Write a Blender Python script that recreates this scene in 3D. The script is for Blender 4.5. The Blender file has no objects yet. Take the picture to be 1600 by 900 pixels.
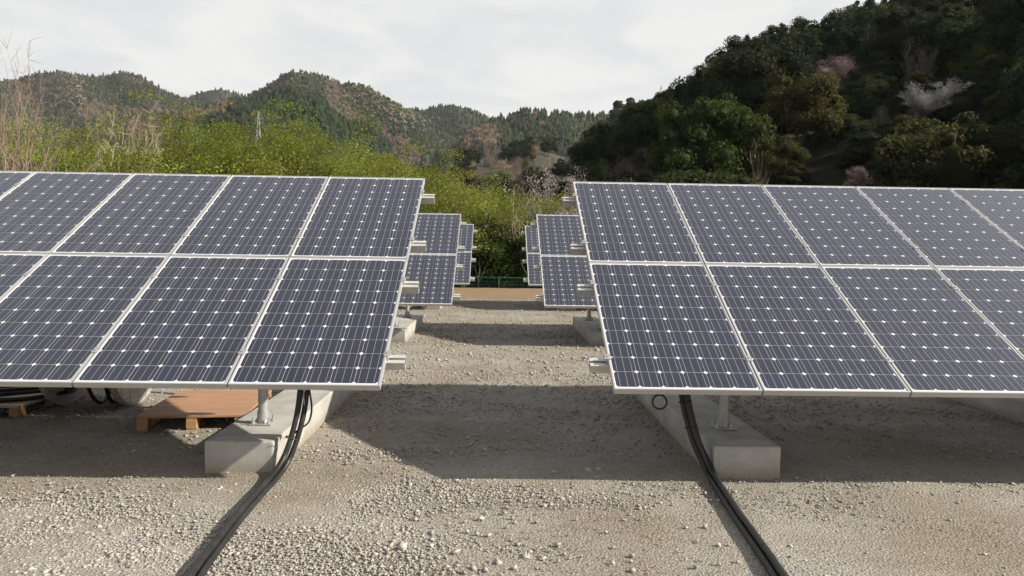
import bpy, bmesh, math, random
import numpy as np
from mathutils import Vector, Matrix

S = bpy.context.scene
COL = S.collection
RNG = np.random.default_rng(7)

# ------------------------------------------------------------------ camera
CAM = np.array([0.0, 0.0, 1.6])
FPX = 1123.46                                  # focal length for a 1600 px wide picture
_r = np.array([0.99962538, -0.0228855, 0.01501171])
_u = np.array([-0.0138969, 0.04811666, 0.99874504])
_f = np.array([0.02357909, 0.99857951, -0.0477806])
cam = bpy.data.cameras.new('camera')
cam.sensor_width = 36.0
cam.lens = 36.0 * FPX / 1600.0
cam.clip_start = 0.05
cam.clip_end = 20000.0
camo = bpy.data.objects.new('camera', cam)
COL.objects.link(camo)
m = Matrix.Identity(4)
for i in range(3):
    m[i][0], m[i][1], m[i][2], m[i][3] = _r[i], _u[i], -_f[i], CAM[i]
camo.matrix_world = m
S.camera = camo

# ------------------------------------------------------------------ sky, sun, exposure
SUN_DIR = Vector((1.63, -0.42, 1.0)).normalized()          # towards the sun
elev = math.asin(SUN_DIR.z)
azim = math.atan2(SUN_DIR.x, SUN_DIR.y)
w = bpy.data.worlds.new('World')
S.world = w
w.use_nodes = True
nt = w.node_tree
nt.nodes.clear()
N = nt.nodes.new
L = nt.links.new
out = N('ShaderNodeOutputWorld')
bg = N('ShaderNodeBackground')
bg.inputs['Strength'].default_value = 0.08
sky = N('ShaderNodeTexSky')
sky.sky_type = 'NISHITA'
sky.sun_disc = False
sky.sun_elevation = elev
sky.sun_rotation = azim
sky.air_density = 1.0
sky.dust_density = 3.0
tc = N('ShaderNodeTexCoord')
mp = N('ShaderNodeMapping')
mp.inputs['Scale'].default_value = (3.4, 3.4, 9.0)
mp.inputs['Location'].default_value = (0.35, 0.1, 0.0)
nz = N('ShaderNodeTexNoise')
nz.inputs['Scale'].default_value = 1.6
nz.inputs['Detail'].default_value = 6.0
nz.inputs['Roughness'].default_value = 0.55
nz.inputs['Distortion'].default_value = 0.4
rp = N('ShaderNodeValToRGB')                               # soft grey smudges in the white overcast
rp.color_ramp.elements[0].position = 0.38
rp.color_ramp.elements[0].color = (5.65, 5.68, 5.75, 1)
rp.color_ramp.elements[1].position = 0.56
rp.color_ramp.elements[1].color = (6.5, 6.46, 6.36, 1)
sx = N('ShaderNodeSeparateXYZ')
mr = N('ShaderNodeMapRange')                               # thin cloud lets more blue through overhead
mr.inputs['From Min'].default_value = 0.28
mr.inputs['From Max'].default_value = 0.85
mr.inputs['To Min'].default_value = 0.97
mr.inputs['To Max'].default_value = 0.36
mx = N('ShaderNodeMix')
mx.data_type = 'RGBA'
L(tc.outputs['Generated'], mp.inputs['Vector'])
L(mp.outputs['Vector'], nz.inputs['Vector'])
L(nz.outputs['Fac'], rp.inputs['Fac'])
L(tc.outputs['Generated'], sx.inputs['Vector'])
L(sx.outputs['Z'], mr.inputs['Value'])
L(mr.outputs['Result'], mx.inputs['Factor'])
L(sky.outputs['Color'], mx.inputs['A'])
L(rp.outputs['Color'], mx.inputs['B'])
L(mx.outputs['Result'], bg.inputs['Color'])
L(bg.outputs['Background'], out.inputs['Surface'])

sun = bpy.data.lights.new('sun', 'SUN')
sun.energy = 5.0
sun.angle = math.radians(0.9)
sun.color = (1.0, 0.93, 0.82)
suno = bpy.data.objects.new('sun', sun)
suno.rotation_euler = (-SUN_DIR).to_track_quat('-Z', 'Y').to_euler()
suno.location = (60, -20, 60)
COL.objects.link(suno)

S.view_settings.view_transform = 'Standard'
S.view_settings.look = 'None'
S.view_settings.exposure = 0.78
S.view_settings.gamma = 1.0
S.render.engine = 'CYCLES'
S.cycles.max_bounces = 6
S.cycles.diffuse_bounces = 2
S.cycles.glossy_bounces = 3
S.cycles.transmission_bounces = 2
S.cycles.transparent_max_bounces = 4
S.cycles.use_denoising = True


def at(px, py, d):
    """point at depth d (metres along the view) seen at photo pixel px, py"""
    return CAM + d * (_f + _r * (px - 800) / FPX - _u * (py - 450) / FPX)


def hit(px, py, z=0.0):
    v = _f + _r * (px - 800) / FPX - _u * (py - 450) / FPX
    return CAM + v * ((z - CAM[2]) / v[2])


def to_px(P):
    d = np.asarray(P, float) - CAM
    k = d @ _f
    return 800 + FPX * (d @ _r) / k, 450 - FPX * (d @ _u) / k


# ------------------------------------------------------------------ materials
def new_mat(name):
    mt = bpy.data.materials.new(name)
    mt.use_nodes = True
    n = mt.node_tree
    return mt, n, n.nodes['Principled BSDF']


def flat(name, col, rough=0.6, metal=0.0, var=0.15, scale=8.0, bump=0.0, bscale=60.0, coat=0.0, spec=0.5):
    mt, n, b = new_mat(name)
    b.inputs['Roughness'].default_value = rough
    b.inputs['Metallic'].default_value = metal
    b.inputs['Coat Weight'].default_value = coat
    b.inputs['Specular IOR Level'].default_value = spec
    t = n.nodes.new('ShaderNodeTexCoord')
    z = n.nodes.new('ShaderNodeTexNoise')
    z.inputs['Scale'].default_value = scale
    z.inputs['Detail'].default_value = 6
    r = n.nodes.new('ShaderNodeValToRGB')
    r.color_ramp.elements[0].position = 0.3
    r.color_ramp.elements[1].position = 0.7
    r.color_ramp.elements[0].color = tuple(c * (1 - var) for c in col) + (1,)
    r.color_ramp.elements[1].color = tuple(min(1, c * (1 + var)) for c in col) + (1,)
    n.links.new(t.outputs['Object'], z.inputs['Vector'])
    n.links.new(z.outputs['Fac'], r.inputs['Fac'])
    n.links.new(r.outputs['Color'], b.inputs['Base Color'])
    if bump:
        z2 = n.nodes.new('ShaderNodeTexNoise')
        z2.inputs['Scale'].default_value = bscale
        z2.inputs['Detail'].default_value = 4
        bp = n.nodes.new('ShaderNodeBump')
        bp.inputs['Strength'].default_value = bump
        bp.inputs['Distance'].default_value = 0.01
        n.links.new(t.outputs['Object'], z2.inputs['Vector'])
        n.links.new(z2.outputs['Fac'], bp.inputs['Height'])
        n.links.new(bp.outputs['Normal'], b.inputs['Normal'])
    return mt


def cell_mat():
    mt, n, b = new_mat('silicon')
    oi = n.nodes.new('ShaderNodeObjectInfo')
    ge = n.nodes.new('ShaderNodeNewGeometry')
    ad = n.nodes.new('ShaderNodeMath'); ad.operation = 'ADD'
    fr = n.nodes.new('ShaderNodeMath'); fr.operation = 'FRACT'
    r = n.nodes.new('ShaderNodeValToRGB')
    r.color_ramp.elements[0].color = (0.015, 0.016, 0.022, 1)
    r.color_ramp.elements[1].color = (0.016, 0.017, 0.032, 1)
    n.links.new(oi.outputs['Random'], ad.inputs[0])
    n.links.new(ge.outputs['Random Per Island'], ad.inputs[1])
    n.links.new(ad.outputs[0], fr.inputs[0])
    n.links.new(fr.outputs[0], r.inputs['Fac'])
    n.links.new(r.outputs['Color'], b.inputs['Base Color'])
    b.inputs['Roughness'].default_value = 0.35
    b.inputs['Coat Weight'].default_value = 1.0
    b.inputs['Coat Roughness'].default_value = 0.06
    b.inputs['Coat IOR'].default_value = 1.45
    return mt


def leaf_mat():
    mt, n, b = new_mat('leaf')
    a = n.nodes.new('ShaderNodeAttribute')
    a.attribute_name = 'Col'
    b.inputs['Roughness'].default_value = 0.75
    b.inputs['Specular IOR Level'].default_value = 0.12
    tr = n.nodes.new('ShaderNodeBsdfTranslucent')
    mxs = n.nodes.new('ShaderNodeMixShader')
    mxs.inputs['Fac'].default_value = 0.42
    o = n.nodes['Material Output']
    n.links.new(a.outputs['Color'], b.inputs['Base Color'])
    n.links.new(a.outputs['Color'], tr.inputs['Color'])
    n.links.new(b.outputs['BSDF'], mxs.inputs[1])
    n.links.new(tr.outputs['BSDF'], mxs.inputs[2])
    n.links.new(mxs.outputs['Shader'], o.inputs['Surface'])
    return mt


def attr_mat(name, rough=0.85):
    mt, n, b = new_mat(name)
    a = n.nodes.new('ShaderNodeAttribute')
    a.attribute_name = 'Col'
    b.inputs['Roughness'].default_value = rough
    b.inputs['Specular IOR Level'].default_value = 0.25
    n.links.new(a.outputs['Color'], b.inputs['Base Color'])
    return mt


def concrete_mat():
    mt, n, b = new_mat('concrete')
    t = n.nodes.new('ShaderNodeTexCoord')
    z1 = n.nodes.new('ShaderNodeTexNoise'); z1.inputs['Scale'].default_value = 3.5; z1.inputs['Detail'].default_value = 8
    z1.inputs['Roughness'].default_value = 0.65
    z2 = n.nodes.new('ShaderNodeTexNoise'); z2.inputs['Scale'].default_value = 90; z2.inputs['Detail'].default_value = 3
    v = n.nodes.new('ShaderNodeTexVoronoi'); v.inputs['Scale'].default_value = 26
    r = n.nodes.new('ShaderNodeValToRGB')
    r.color_ramp.elements[0].position = 0.3; r.color_ramp.elements[1].position = 0.72
    r.color_ramp.elements[0].color = (0.26, 0.255, 0.235, 1)
    r.color_ramp.elements[1].color = (0.43, 0.42, 0.385, 1)
    mu = n.nodes.new('ShaderNodeMix'); mu.data_type = 'RGBA'; mu.blend_type = 'MULTIPLY'
    mu.inputs['Factor'].default_value = 0.35
    pit = n.nodes.new('ShaderNodeValToRGB')
    pit.color_ramp.elements[0].position = 0.03; pit.color_ramp.elements[1].position = 0.09
    bp = n.nodes.new('ShaderNodeBump'); bp.inputs['Strength'].default_value = 0.35; bp.inputs['Distance'].default_value = 0.006
    k = n.links.new
    for q in (z1, z2, v):
        k(t.outputs['Object'], q.inputs['Vector'])
    k(z1.outputs['Fac'], r.inputs['Fac']); k(r.outputs['Color'], mu.inputs['A'])
    k(v.outputs['Distance'], pit.inputs['Fac']); k(pit.outputs['Color'], mu.inputs['B'])
    sz = n.nodes.new('ShaderNodeSeparateXYZ'); k(t.outputs['Object'], sz.inputs['Vector'])
    z3 = n.nodes.new('ShaderNodeTexNoise'); z3.inputs['Scale'].default_value = 9; z3.inputs['Detail'].default_value = 7
    k(t.outputs['Object'], z3.inputs['Vector'])
    ma = n.nodes.new('ShaderNodeMath'); ma.operation = 'MULTIPLY_ADD'; ma.inputs[1].default_value = -0.16
    k(z3.outputs['Fac'], ma.inputs[0]); k(sz.outputs['Z'], ma.inputs[2])
    so = n.nodes.new('ShaderNodeMapRange')                   # soil splashed up the foot of the block
    so.inputs['From Min'].default_value = -0.06; so.inputs['From Max'].default_value = 0.03
    so.inputs['To Min'].default_value = 0.75; so.inputs['To Max'].default_value = 0.0
    k(ma.outputs[0], so.inputs['Value'])
    sp = n.nodes.new('ShaderNodeMix'); sp.data_type = 'RGBA'; sp.inputs['B'].default_value = (0.24, 0.20, 0.15, 1)
    k(so.outputs['Result'], sp.inputs['Factor']); k(mu.outputs['Result'], sp.inputs['A'])
    ab = n.nodes.new('ShaderNodeMath'); ab.operation = 'ABSOLUTE'; k(sz.outputs['X'], ab.inputs[0])
    cp = n.nodes.new('ShaderNodeMath'); cp.operation = 'COMPARE'; cp.inputs[1].default_value = 0.209; cp.inputs[2].default_value = 0.0024
    k(ab.outputs[0], cp.inputs[0])
    cm = n.nodes.new('ShaderNodeMath'); cm.operation = 'MULTIPLY'; cm.inputs[1].default_value = 0.3
    k(cp.outputs[0], cm.inputs[0])
    fl = n.nodes.new('ShaderNodeMix'); fl.data_type = 'RGBA'; fl.inputs['B'].default_value = (0.15, 0.145, 0.13, 1)   # formwork seams
    k(cm.outputs[0], fl.inputs['Factor']); k(sp.outputs['Result'], fl.inputs['A'])
    k(fl.outputs['Result'], b.inputs['Base Color'])
    k(z2.outputs['Fac'], bp.inputs['Height']); k(bp.outputs['Normal'], b.inputs['Normal'])
    b.inputs['Roughness'].default_value = 0.85
    return mt


def ground_mat():
    mt, n, b = new_mat('gravel_ground')
    k = n.links.new
    t = n.nodes.new('ShaderNodeTexCoord')
    big = n.nodes.new('ShaderNodeTexNoise'); big.inputs['Scale'].default_value = 0.9; big.inputs['Detail'].default_value = 5
    big.inputs['Roughness'].default_value = 0.6
    fine = n.nodes.new('ShaderNodeTexNoise'); fine.inputs['Scale'].default_value = 75; fine.inputs['Detail'].default_value = 5
    fine.inputs['Roughness'].default_value = 0.7
    vo = n.nodes.new('ShaderNodeTexVoronoi'); vo.inputs['Scale'].default_value = 62
    vo2 = n.nodes.new('ShaderNodeTexVoronoi'); vo2.inputs['Scale'].default_value = 150
    r = n.nodes.new('ShaderNodeValToRGB')
    r.color_ramp.elements[0].position = 0.36; r.color_ramp.elements[1].position = 0.62
    r.color_ramp.elements[0].color = (0.225, 0.195, 0.150, 1)      # damp silt
    r.color_ramp.elements[1].color = (0.305, 0.281, 0.240, 1)       # crushed grey stone
    k(t.outputs['Object'], big.inputs['Vector']); k(t.outputs['Object'], fine.inputs['Vector'])
    k(t.outputs['Object'], vo.inputs['Vector']); k(t.outputs['Object'], vo2.inputs['Vector'])
    k(big.outputs['Fac'], r.inputs['Fac'])
    # each pebble its own tone
    hv = n.nodes.new('ShaderNodeSeparateColor'); k(vo.outputs['Color'], hv.inputs['Color'])
    hv2 = n.nodes.new('ShaderNodeSeparateColor'); k(vo2.outputs['Color'], hv2.inputs['Color'])
    av = n.nodes.new('ShaderNodeMath'); av.operation = 'ADD'
    k(hv.outputs['Red'], av.inputs[0]); k(hv2.outputs['Green'], av.inputs[1])
    pr = n.nodes.new('ShaderNodeMapRange')
    pr.inputs['From Max'].default_value = 2.0
    pr.inputs['To Min'].default_value = 0.66; pr.inputs['To Max'].default_value = 1.34
    k(av.outputs[0], pr.inputs['Value'])
    fr = n.nodes.new('ShaderNodeMapRange')
    fr.inputs['To Min'].default_value = 0.72; fr.inputs['To Max'].default_value = 1.28
    k(fine.outputs['Fac'], fr.inputs['Value'])
    mm = n.nodes.new('ShaderNodeMath'); mm.operation = 'MULTIPLY'
    k(pr.outputs['Result'], mm.inputs[0]); k(fr.outputs['Result'], mm.inputs[1])
    # bare brown earth at the far edge of the yard, and leaf litter beyond it
    sxyz = n.nodes.new('ShaderNodeSeparateXYZ'); k(t.outputs['Object'], sxyz.inputs['Vector'])
    wob = n.nodes.new('ShaderNodeMath'); wob.operation = 'MULTIPLY_ADD'
    wob.inputs[1].default_value = 1.6
    k(big.outputs['Fac'], wob.inputs[0]); k(sxyz.outputs['Y'], wob.inputs[2])
    e1 = n.nodes.new('ShaderNodeMapRange')
    e1.inputs['From Min'].default_value = 23.9; e1.inputs['From Max'].default_value = 24.4
    k(wob.outputs[0], e1.inputs['Value'])
    e2 = n.nodes.new('ShaderNodeMapRange')
    e2.inputs['From Min'].default_value = 31.0; e2.inputs['From Max'].default_value = 32.0
    k(wob.outputs[0], e2.inputs['Value'])
    c1 = n.nodes.new('ShaderNodeMix'); c1.data_type = 'RGBA'
    c1.inputs['B'].default_value = (0.235, 0.165, 0.10, 1)
    k(e1.outputs['Result'], c1.inputs['Factor']); k(r.outputs['Color'], c1.inputs['A'])
    c2 = n.nodes.new('ShaderNodeMix'); c2.data_type = 'RGBA'
    c2.inputs['B'].default_value = (0.032, 0.031, 0.019, 1)
    k(e2.outputs['Result'], c2.inputs['Factor']); k(c1.outputs['Result'], c2.inputs['A'])
    vm = n.nodes.new('ShaderNodeVectorMath'); vm.operation = 'SCALE'
    k(c2.outputs['Result'], vm.inputs[0]); k(mm.outputs[0], vm.inputs['Scale'])
    k(vm.outputs['Vector'], b.inputs['Base Color'])
    hs = n.nodes.new('ShaderNodeMath'); hs.operation = 'SUBTRACT'
    k(fine.outputs['Fac'], hs.inputs[0]); k(vo.outputs['Distance'], hs.inputs[1])
    bp = n.nodes.new('ShaderNodeBump'); bp.inputs['Strength'].default_value = 0.8; bp.inputs['Distance'].default_value = 0.012
    k(hs.outputs[0], bp.inputs['Height']); k(bp.outputs['Normal'], b.inputs['Normal'])
    b.inputs['Roughness'].default_value = 0.95
    b.inputs['Specular IOR Level'].default_value = 0.15
    return mt


def ply_mat(name, col, axis_scale=(2.0, 26.0, 26.0)):
    mt, n, b = new_mat(name)
    k = n.links.new
    t = n.nodes.new('ShaderNodeTexCoord')
    mpn = n.nodes.new('ShaderNodeMapping'); mpn.inputs['Scale'].default_value = axis_scale
    z = n.nodes.new('ShaderNodeTexNoise'); z.inputs['Scale'].default_value = 1.6; z.inputs['Detail'].default_value = 7
    r = n.nodes.new('ShaderNodeValToRGB')
    r.color_ramp.elements[0].position = 0.3; r.color_ramp.elements[1].position = 0.7
    r.color_ramp.elements[0].color = tuple(c * 0.75 for c in col) + (1,)
    r.color_ramp.elements[1].color = tuple(c * 1.18 for c in col) + (1,)
    k(t.outputs['Object'], mpn.inputs['Vector']); k(mpn.outputs['Vector'], z.inputs['Vector'])
    k(z.outputs['Fac'], r.inputs['Fac']); k(r.outputs['Color'], b.inputs['Base Color'])
    b.inputs['Roughness'].default_value = 0.7
    return mt


M = dict(
    frame=flat('anodised_frame', (0.50, 0.497, 0.49), 0.45, 0.45, 0.04, 3.0),
    sheet=flat('white_backsheet', (0.58, 0.58, 0.60), 0.4, 0.0, 0.03, 2.0, coat=1.0),
    rear=flat('shade_black_rear', (0.05, 0.05, 0.052), 0.6, 0, 0.05),  # blackened to cut the light bounced under the panels
    cell=cell_mat(),
    bus=flat('busbar_silver', (0.42, 0.42, 0.44), 0.35, 0.3, 0.03, 20, coat=1.0),
    galv=flat('galvanised_steel', (0.42, 0.42, 0.41), 0.48, 0.55, 0.16, 14, 0.08, 40),
    rail=flat('extruded_rail', (0.58, 0.57, 0.54), 0.45, 0.45, 0.08, 9),
    concrete=concrete_mat(),
    ground=ground_mat(),
    stone=attr_mat('stone', 0.9),
    leaf=leaf_mat(),
    bark=attr_mat('bark', 0.9),
    ply=ply_mat('orange_plywood', (0.36, 0.20, 0.11)),
    board=ply_mat('pale_board', (0.40, 0.31, 0.21)),
    timber=ply_mat('rough_timber', (0.36, 0.21, 0.10), (24.0, 4.0, 24.0)),
    drumwood=ply_mat('drum_wood', (0.34, 0.31, 0.265), (24.0, 3.0, 24.0)),
    rubber=flat('black_cable', (0.016, 0.0152, 0.0145), 0.5, 0.0, 0.55, 9, 0.1, 80),
    greyline=flat('pale_wire', (0.5, 0.47, 0.45), 0.5),
    green=flat('green_fence_paint', (0.015, 0.07, 0.05), 0.5),
    tower=flat('tower_steel', (0.22, 0.225, 0.23), 0.5, 0.2),
    hill=flat('forest_floor', (0.036, 0.036, 0.022), 0.95, 0, 0.4, 0.05),
)


# ------------------------------------------------------------------ object helpers
def link(o, parent=None):
    COL.objects.link(o)
    if parent is not None:
        o.parent = parent
    return o


def tag(o, label=None, cat=None, group=None, kind=None):
    if label:
        o['label'] = label
    if cat:
        o['category'] = cat
    if group:
        o['group'] = group
    if kind:
        o['kind'] = kind
    return o


def thing(name, label, cat, loc, group=None, rz=0.0):
    o = bpy.data.objects.new(name, None)
    o.empty_display_size = 0.2
    o.location = loc
    o.rotation_euler = (0, 0, rz)
    link(o)
    return tag(o, label, cat, group)


def obj(name, me, parent=None, loc=(0, 0, 0), rot=(0, 0, 0), kind=None):
    o = bpy.data.objects.new(name, me)
    o.location = loc
    o.rotation_euler = rot
    link(o, parent)
    if kind:
        o['kind'] = kind
    return o


class MB:
    """collects boxes, bars and tubes into one mesh"""
    def __init__(s):
        s.v, s.f, s.m = [], [], []

    def add(s, vs, fs, mi=0):
        k = len(s.v)
        s.v += [tuple(map(float, p)) for p in vs]
        s.f += [tuple(i + k for i in f) for f in fs]
        s.m += [mi] * len(fs)
        return s

    def box(s, lo, hi, mi=0):
        x0, y0, z0 = lo
        x1, y1, z1 = hi
        return s.add([(x0, y0, z0), (x1, y0, z0), (x1, y1, z0), (x0, y1, z0),
                      (x0, y0, z1), (x1, y0, z1), (x1, y1, z1), (x0, y1, z1)],
                     [(0, 3, 2, 1), (4, 5, 6, 7), (0, 1, 5, 4), (1, 2, 6, 5), (2, 3, 7, 6), (3, 0, 4, 7)], mi)

    def tube(s, pts, rad, n=8, mi=0, cap=True):
        P = np.asarray(pts, float)
        R = np.full(len(P), rad) if np.isscalar(rad) else np.asarray(rad, float)
        T = np.gradient(P, axis=0)
        T /= np.linalg.norm(T, axis=1)[:, None] + 1e-12
        a = np.array([0, 0, 1.0]) if abs(T[0, 2]) < 0.9 else np.array([1.0, 0, 0])
        vs = []
        nrm = np.cross(T[0], a)
        for i in range(len(P)):
            nrm = nrm - T[i] * (nrm @ T[i])
            nrm /= np.linalg.norm(nrm) + 1e-12
            b = np.cross(T[i], nrm)
            for j in range(n):
                an = 2 * math.pi * j / n
                vs.append(P[i] + R[i] * (math.cos(an) * nrm + math.sin(an) * b))
        fs = []
        for i in range(len(P) - 1):
            for j in range(n):
                fs.append((i * n + j, i * n + (j + 1) % n, (i + 1) * n + (j + 1) % n, (i + 1) * n + j))
        if cap:
            fs.append(tuple(range(n))[::-1])
            fs.append(tuple((len(P) - 1) * n + j for j in range(n)))
        return s.add(vs, fs, mi)

    def prism(s, prof, p0, axis, up, length, mi=0):
        """extrude a closed 2-D profile (side, up) along axis"""
        ax = np.asarray(axis, float); ax /= np.linalg.norm(ax)
        up = np.asarray(up, float); up /= np.linalg.norm(up)
        sd = np.cross(ax, up)
        p0 = np.asarray(p0, float)
        n = len(prof)
        vs = [p0 + sd * a + up * b for a, b in prof] + [p0 + ax * length + sd * a + up * b for a, b in prof]
        fs = [(i, (i + 1) % n, n + (i + 1) % n, n + i) for i in range(n)]
        fs += [tuple(range(n))[::-1], tuple(range(n, 2 * n))]
        return s.add(vs, fs, mi)

    def mesh(s, name, mats, smooth=False, bevel=0.0):
        me = bpy.data.meshes.new(name)
        me.from_pydata(s.v, [], s.f)
        for mt in (mats if isinstance(mats, (list, tuple)) else [mats]):
            me.materials.append(mt)
        me.polygons.foreach_set('material_index', s.m)
        bm = bmesh.new()
        bm.from_mesh(me)
        bmesh.ops.recalc_face_normals(bm, faces=bm.faces)
        if bevel:
            bmesh.ops.bevel(bm, geom=list(bm.edges), offset=bevel, segments=2, profile=0.5, affect='EDGES')
        bm.to_mesh(me)
        bm.free()
        if smooth:
            me.polygons.foreach_set('use_smooth', [True] * len(me.polygons))
            try:
                me.set_sharp_from_angle(angle=math.radians(40))
            except Exception:
                pass
        me.update()
        return me


def np_mesh(name, V, F, mat, col=None, smooth=False):
    """mesh from a vertex array and a list of (n,3) / (n,4) face arrays; col is per vertex"""
    V = np.asarray(V, np.float32)
    F = [np.asarray(f, np.int32) for f in F if len(f)]
    me = bpy.data.meshes.new(name)
    me.vertices.add(len(V))
    me.vertices.foreach_set('co', V.ravel())
    nl = sum(f.size for f in F)
    npoly = sum(len(f) for f in F)
    me.loops.add(nl)
    me.loops.foreach_set('vertex_index', np.concatenate([f.ravel() for f in F]))
    me.polygons.add(npoly)
    tot = np.concatenate([np.full(len(f), f.shape[1], np.int32) for f in F])
    st = np.concatenate([[0], np.cumsum(tot)[:-1]]).astype(np.int32)
    me.polygons.foreach_set('loop_start', st)
    me.polygons.foreach_set('loop_total', tot)
    me.materials.append(mat)
    if smooth:
        me.polygons.foreach_set('use_smooth', np.ones(npoly, bool))
    me.update(calc_edges=True)
    if col is not None:
        c = np.ones((len(V), 4), np.float32)
        c[:, :3] = col
        at_ = me.color_attributes.new('Col', 'FLOAT_COLOR', 'POINT')
        at_.data.foreach_set('color', c.ravel())
    return me


# ------------------------------------------------------------------ terrain
def smooth(a, b, x):
    t = np.clip((x - a) / (b - a), 0, 1)
    return t * t * (3 - 2 * t)


def yard_z(y):
    return np.clip(y - 5.5, 0, None) * 0.006


SIL = [(800, 300), (900, 240), (940, 215), (960, 200), (985, 180), (1030, 152), (1060, 140), (1090, 130), (1105, 106), (1140, 86), (1160, 70), (1200, 58), (1250, 46), (1300, 36), (1340, 14), (1380, 0), (1450, -40),
       (1800, -120), (2600, -200)]
SX, SY = np.array(SIL, float).T                # skyline of the right hillside, in photo pixels


def H(x, y):
    x = np.asarray(x, float)
    y = np.asarray(y, float)
    z = yard_z(np.minimum(y, 30))
    drop = -0.85 * smooth(30.2, 31.6, y) - 4.5 * smooth(31.6, 50, y) - 3 * smooth(50, 110, y)
    s = x * 0.55 + y * 0.835 - 44.0
    rise = 0.44 * np.clip(s, 0, 125) + 4.0 * smooth(0, 30, s)
    rise = np.where(s > 125, np.maximum(rise - (s - 125) * 0.75, -5), rise)
    side = smooth(0.0, 19.0, x - 0.06 * y)
    rise = rise + 62.0 * smooth(62, 165, x) * smooth(35, 75, y) * (1 - smooth(230, 330, x))   # the hill climbs on to the right, raised out of view to shade the slope
    h = z + drop + rise * side
    yy = np.maximum(y, 1.0)
    px = 826 + FPX * np.clip(x / yy, -3, 1.58)
    cap = CAM[2] + yy * (399 + (px - 800) * 0.015 - np.interp(px, SX, SY)) / FPX - 8.5
    return np.where(y > 40, np.minimum(h, np.maximum(cap, -8)), h)


xs = np.unique(np.concatenate([np.linspace(-7, 7, 170), np.linspace(-40, 100, 141), np.linspace(100, 340, 81), np.linspace(-400, 400, 61),
                               np.linspace(-2500, 2500, 21)]))
ys = np.unique(np.concatenate([np.linspace(2.6, 10, 110), np.linspace(10, 34, 70), np.linspace(-60, 220, 141),
                               np.linspace(-500, 2600, 24)]))
X, Y = np.meshgrid(xs, ys)
Z = H(X, Y)
near = np.exp(-((np.maximum(np.abs(X) - 7, 0)) ** 2) / 4) * (Y < 31)
bumpz = (np.sin(X * 2.1 + 1.3 * np.sin(Y * 1.7)) * np.sin(Y * 2.6 + X * 0.7) * 0.008
         + np.sin(X * 6.3 + Y * 2.2) * np.sin(Y * 7.1 - X * 1.9) * 0.004)
Z = Z + bumpz * near
Z = np.where(Y > 33, Z + 0.5 * np.sin(X * 0.31) * np.sin(Y * 0.27), Z)
nx, ny = len(xs), len(ys)
idx = np.arange(nx * ny).reshape(ny, nx)
F = np.stack([idx[:-1, :-1], idx[:-1, 1:], idx[1:, 1:], idx[1:, :-1]], -1).reshape(-1, 4)
g = obj('ground', np_mesh('ground', np.stack([X, Y, Z], -1).reshape(-1, 3), [F], M['ground'], smooth=True))
tag(g, 'tan gravel yard falling away to wooded ground behind the arrays', kind='structure')

# ------------------------------------------------------------------ solar panel (one kind, copied)
PW, PH = 0.992, 1.651           # one panel
CW, CH = 1.0045, 1.66          # spacing in the array
TILT = math.radians(30)
DEPTH = 0.042
LIP = 0.0105


def frame_mesh():
    b = MB()
    o = [(0, 0), (PW, 0), (PW, PH), (0, PH)]
    i = [(LIP, LIP), (PW - LIP, LIP), (PW - LIP, PH - LIP), (LIP, PH - LIP)]
    v = [(x, y, 0) for x, y in o] + [(x, y, 0) for x, y in i] + [(x, y, -DEPTH) for x, y in o] + [(x, y, -DEPTH) for x, y in i]
    f = []
    for k in range(4):
        j = (k + 1) % 4
        f += [(k, j, 4 + j, 4 + k), (8 + j, 8 + k, 12 + k, 12 + j), (k, 8 + k, 8 + j, j), (4 + k, 4 + j, 12 + j, 12 + k)]
    b.add(v, f)
    return b.mesh('panel_frame', M['frame'])


FRAME_ME = frame_mesh()
b = MB().box((LIP - 0.004, LIP - 0.004, -0.011), (PW - LIP + 0.004, PH - LIP + 0.004, -0.0055))
b.m[0] = 1                                     # rear face coloured near black to deepen the shade below
SHEET_ME = b.mesh('backsheet', [M['sheet'], M['rear']])
CP, CS, CC = 0.1595, 0.1566, 0.0150
MX, MY = (PW - 6 * CP) / 2, (PH - 10 * CP) / 2


def cell_geom(b, cx, cy, z):
    h = CS / 2
    pts = [(-h + CC, -h), (h - CC, -h), (h, -h + CC), (h, h - CC), (h - CC, h), (-h + CC, h), (-h, h - CC), (-h, -h + CC)]
    b.add([(cx + x, cy + y, z) for x, y in pts], [tuple(range(8))], 0)
    for q in (-1, 0, 1):
        x = cx + q * CS / 3
        b.add([(x - 0.0011, cy - h, z + 0.0004), (x + 0.0011, cy - h, z + 0.0004), (x + 0.0011, cy + h, z + 0.0004), (x - 0.0011, cy + h, z + 0.0004)],
              [(0, 1, 2, 3)], 1)


b = MB()
cell_geom(b, 0, 0, 0)
CELL_ME = b.mesh('solar_cell', [M['cell'], M['bus']])
b = MB()
for i in range(6):
    for j in range(10):
        cell_geom(b, MX + (i + .5) * CP, MY + (j + .5) * CP, 0)
CELLS_ME = b.mesh('solar_cells_joined', [M['cell'], M['bus']])

RAIL_S = (0.34, 1.32, 2.0, 2.98)
# hat-shaped rail profile (side, up): open ended, bright top lips
RP = [(-0.045, 0), (-0.045, -0.012), (-0.03, -0.012), (-0.03, -0.075), (0.03, -0.075), (0.03, -0.012), (0.045, -0.012), (0.045, 0),
      (0.012, 0), (0.012, -0.008), (0.024, -0.008), (0.024, -0.069), (-0.024, -0.069), (-0.024, -0.008), (-0.012, -0.008), (-0.012, 0)]
sl = np.array([0, math.cos(TILT), math.sin(TILT)])
nm = np.array([0, -math.sin(TILT), math.cos(TILT)])


def clamp_mesh():
    b = MB().box((-0.021, -0.028, 0.0005), (0.021, 0.028, 0.0065)).box((-0.0055, -0.024, -0.05), (0.0055, 0.024, 0.0005))
    b.tube([(0, 0, 0.006), (0, 0, 0.0125)], 0.0085, 6)
    return b.mesh('clamp', M['galv'])


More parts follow.
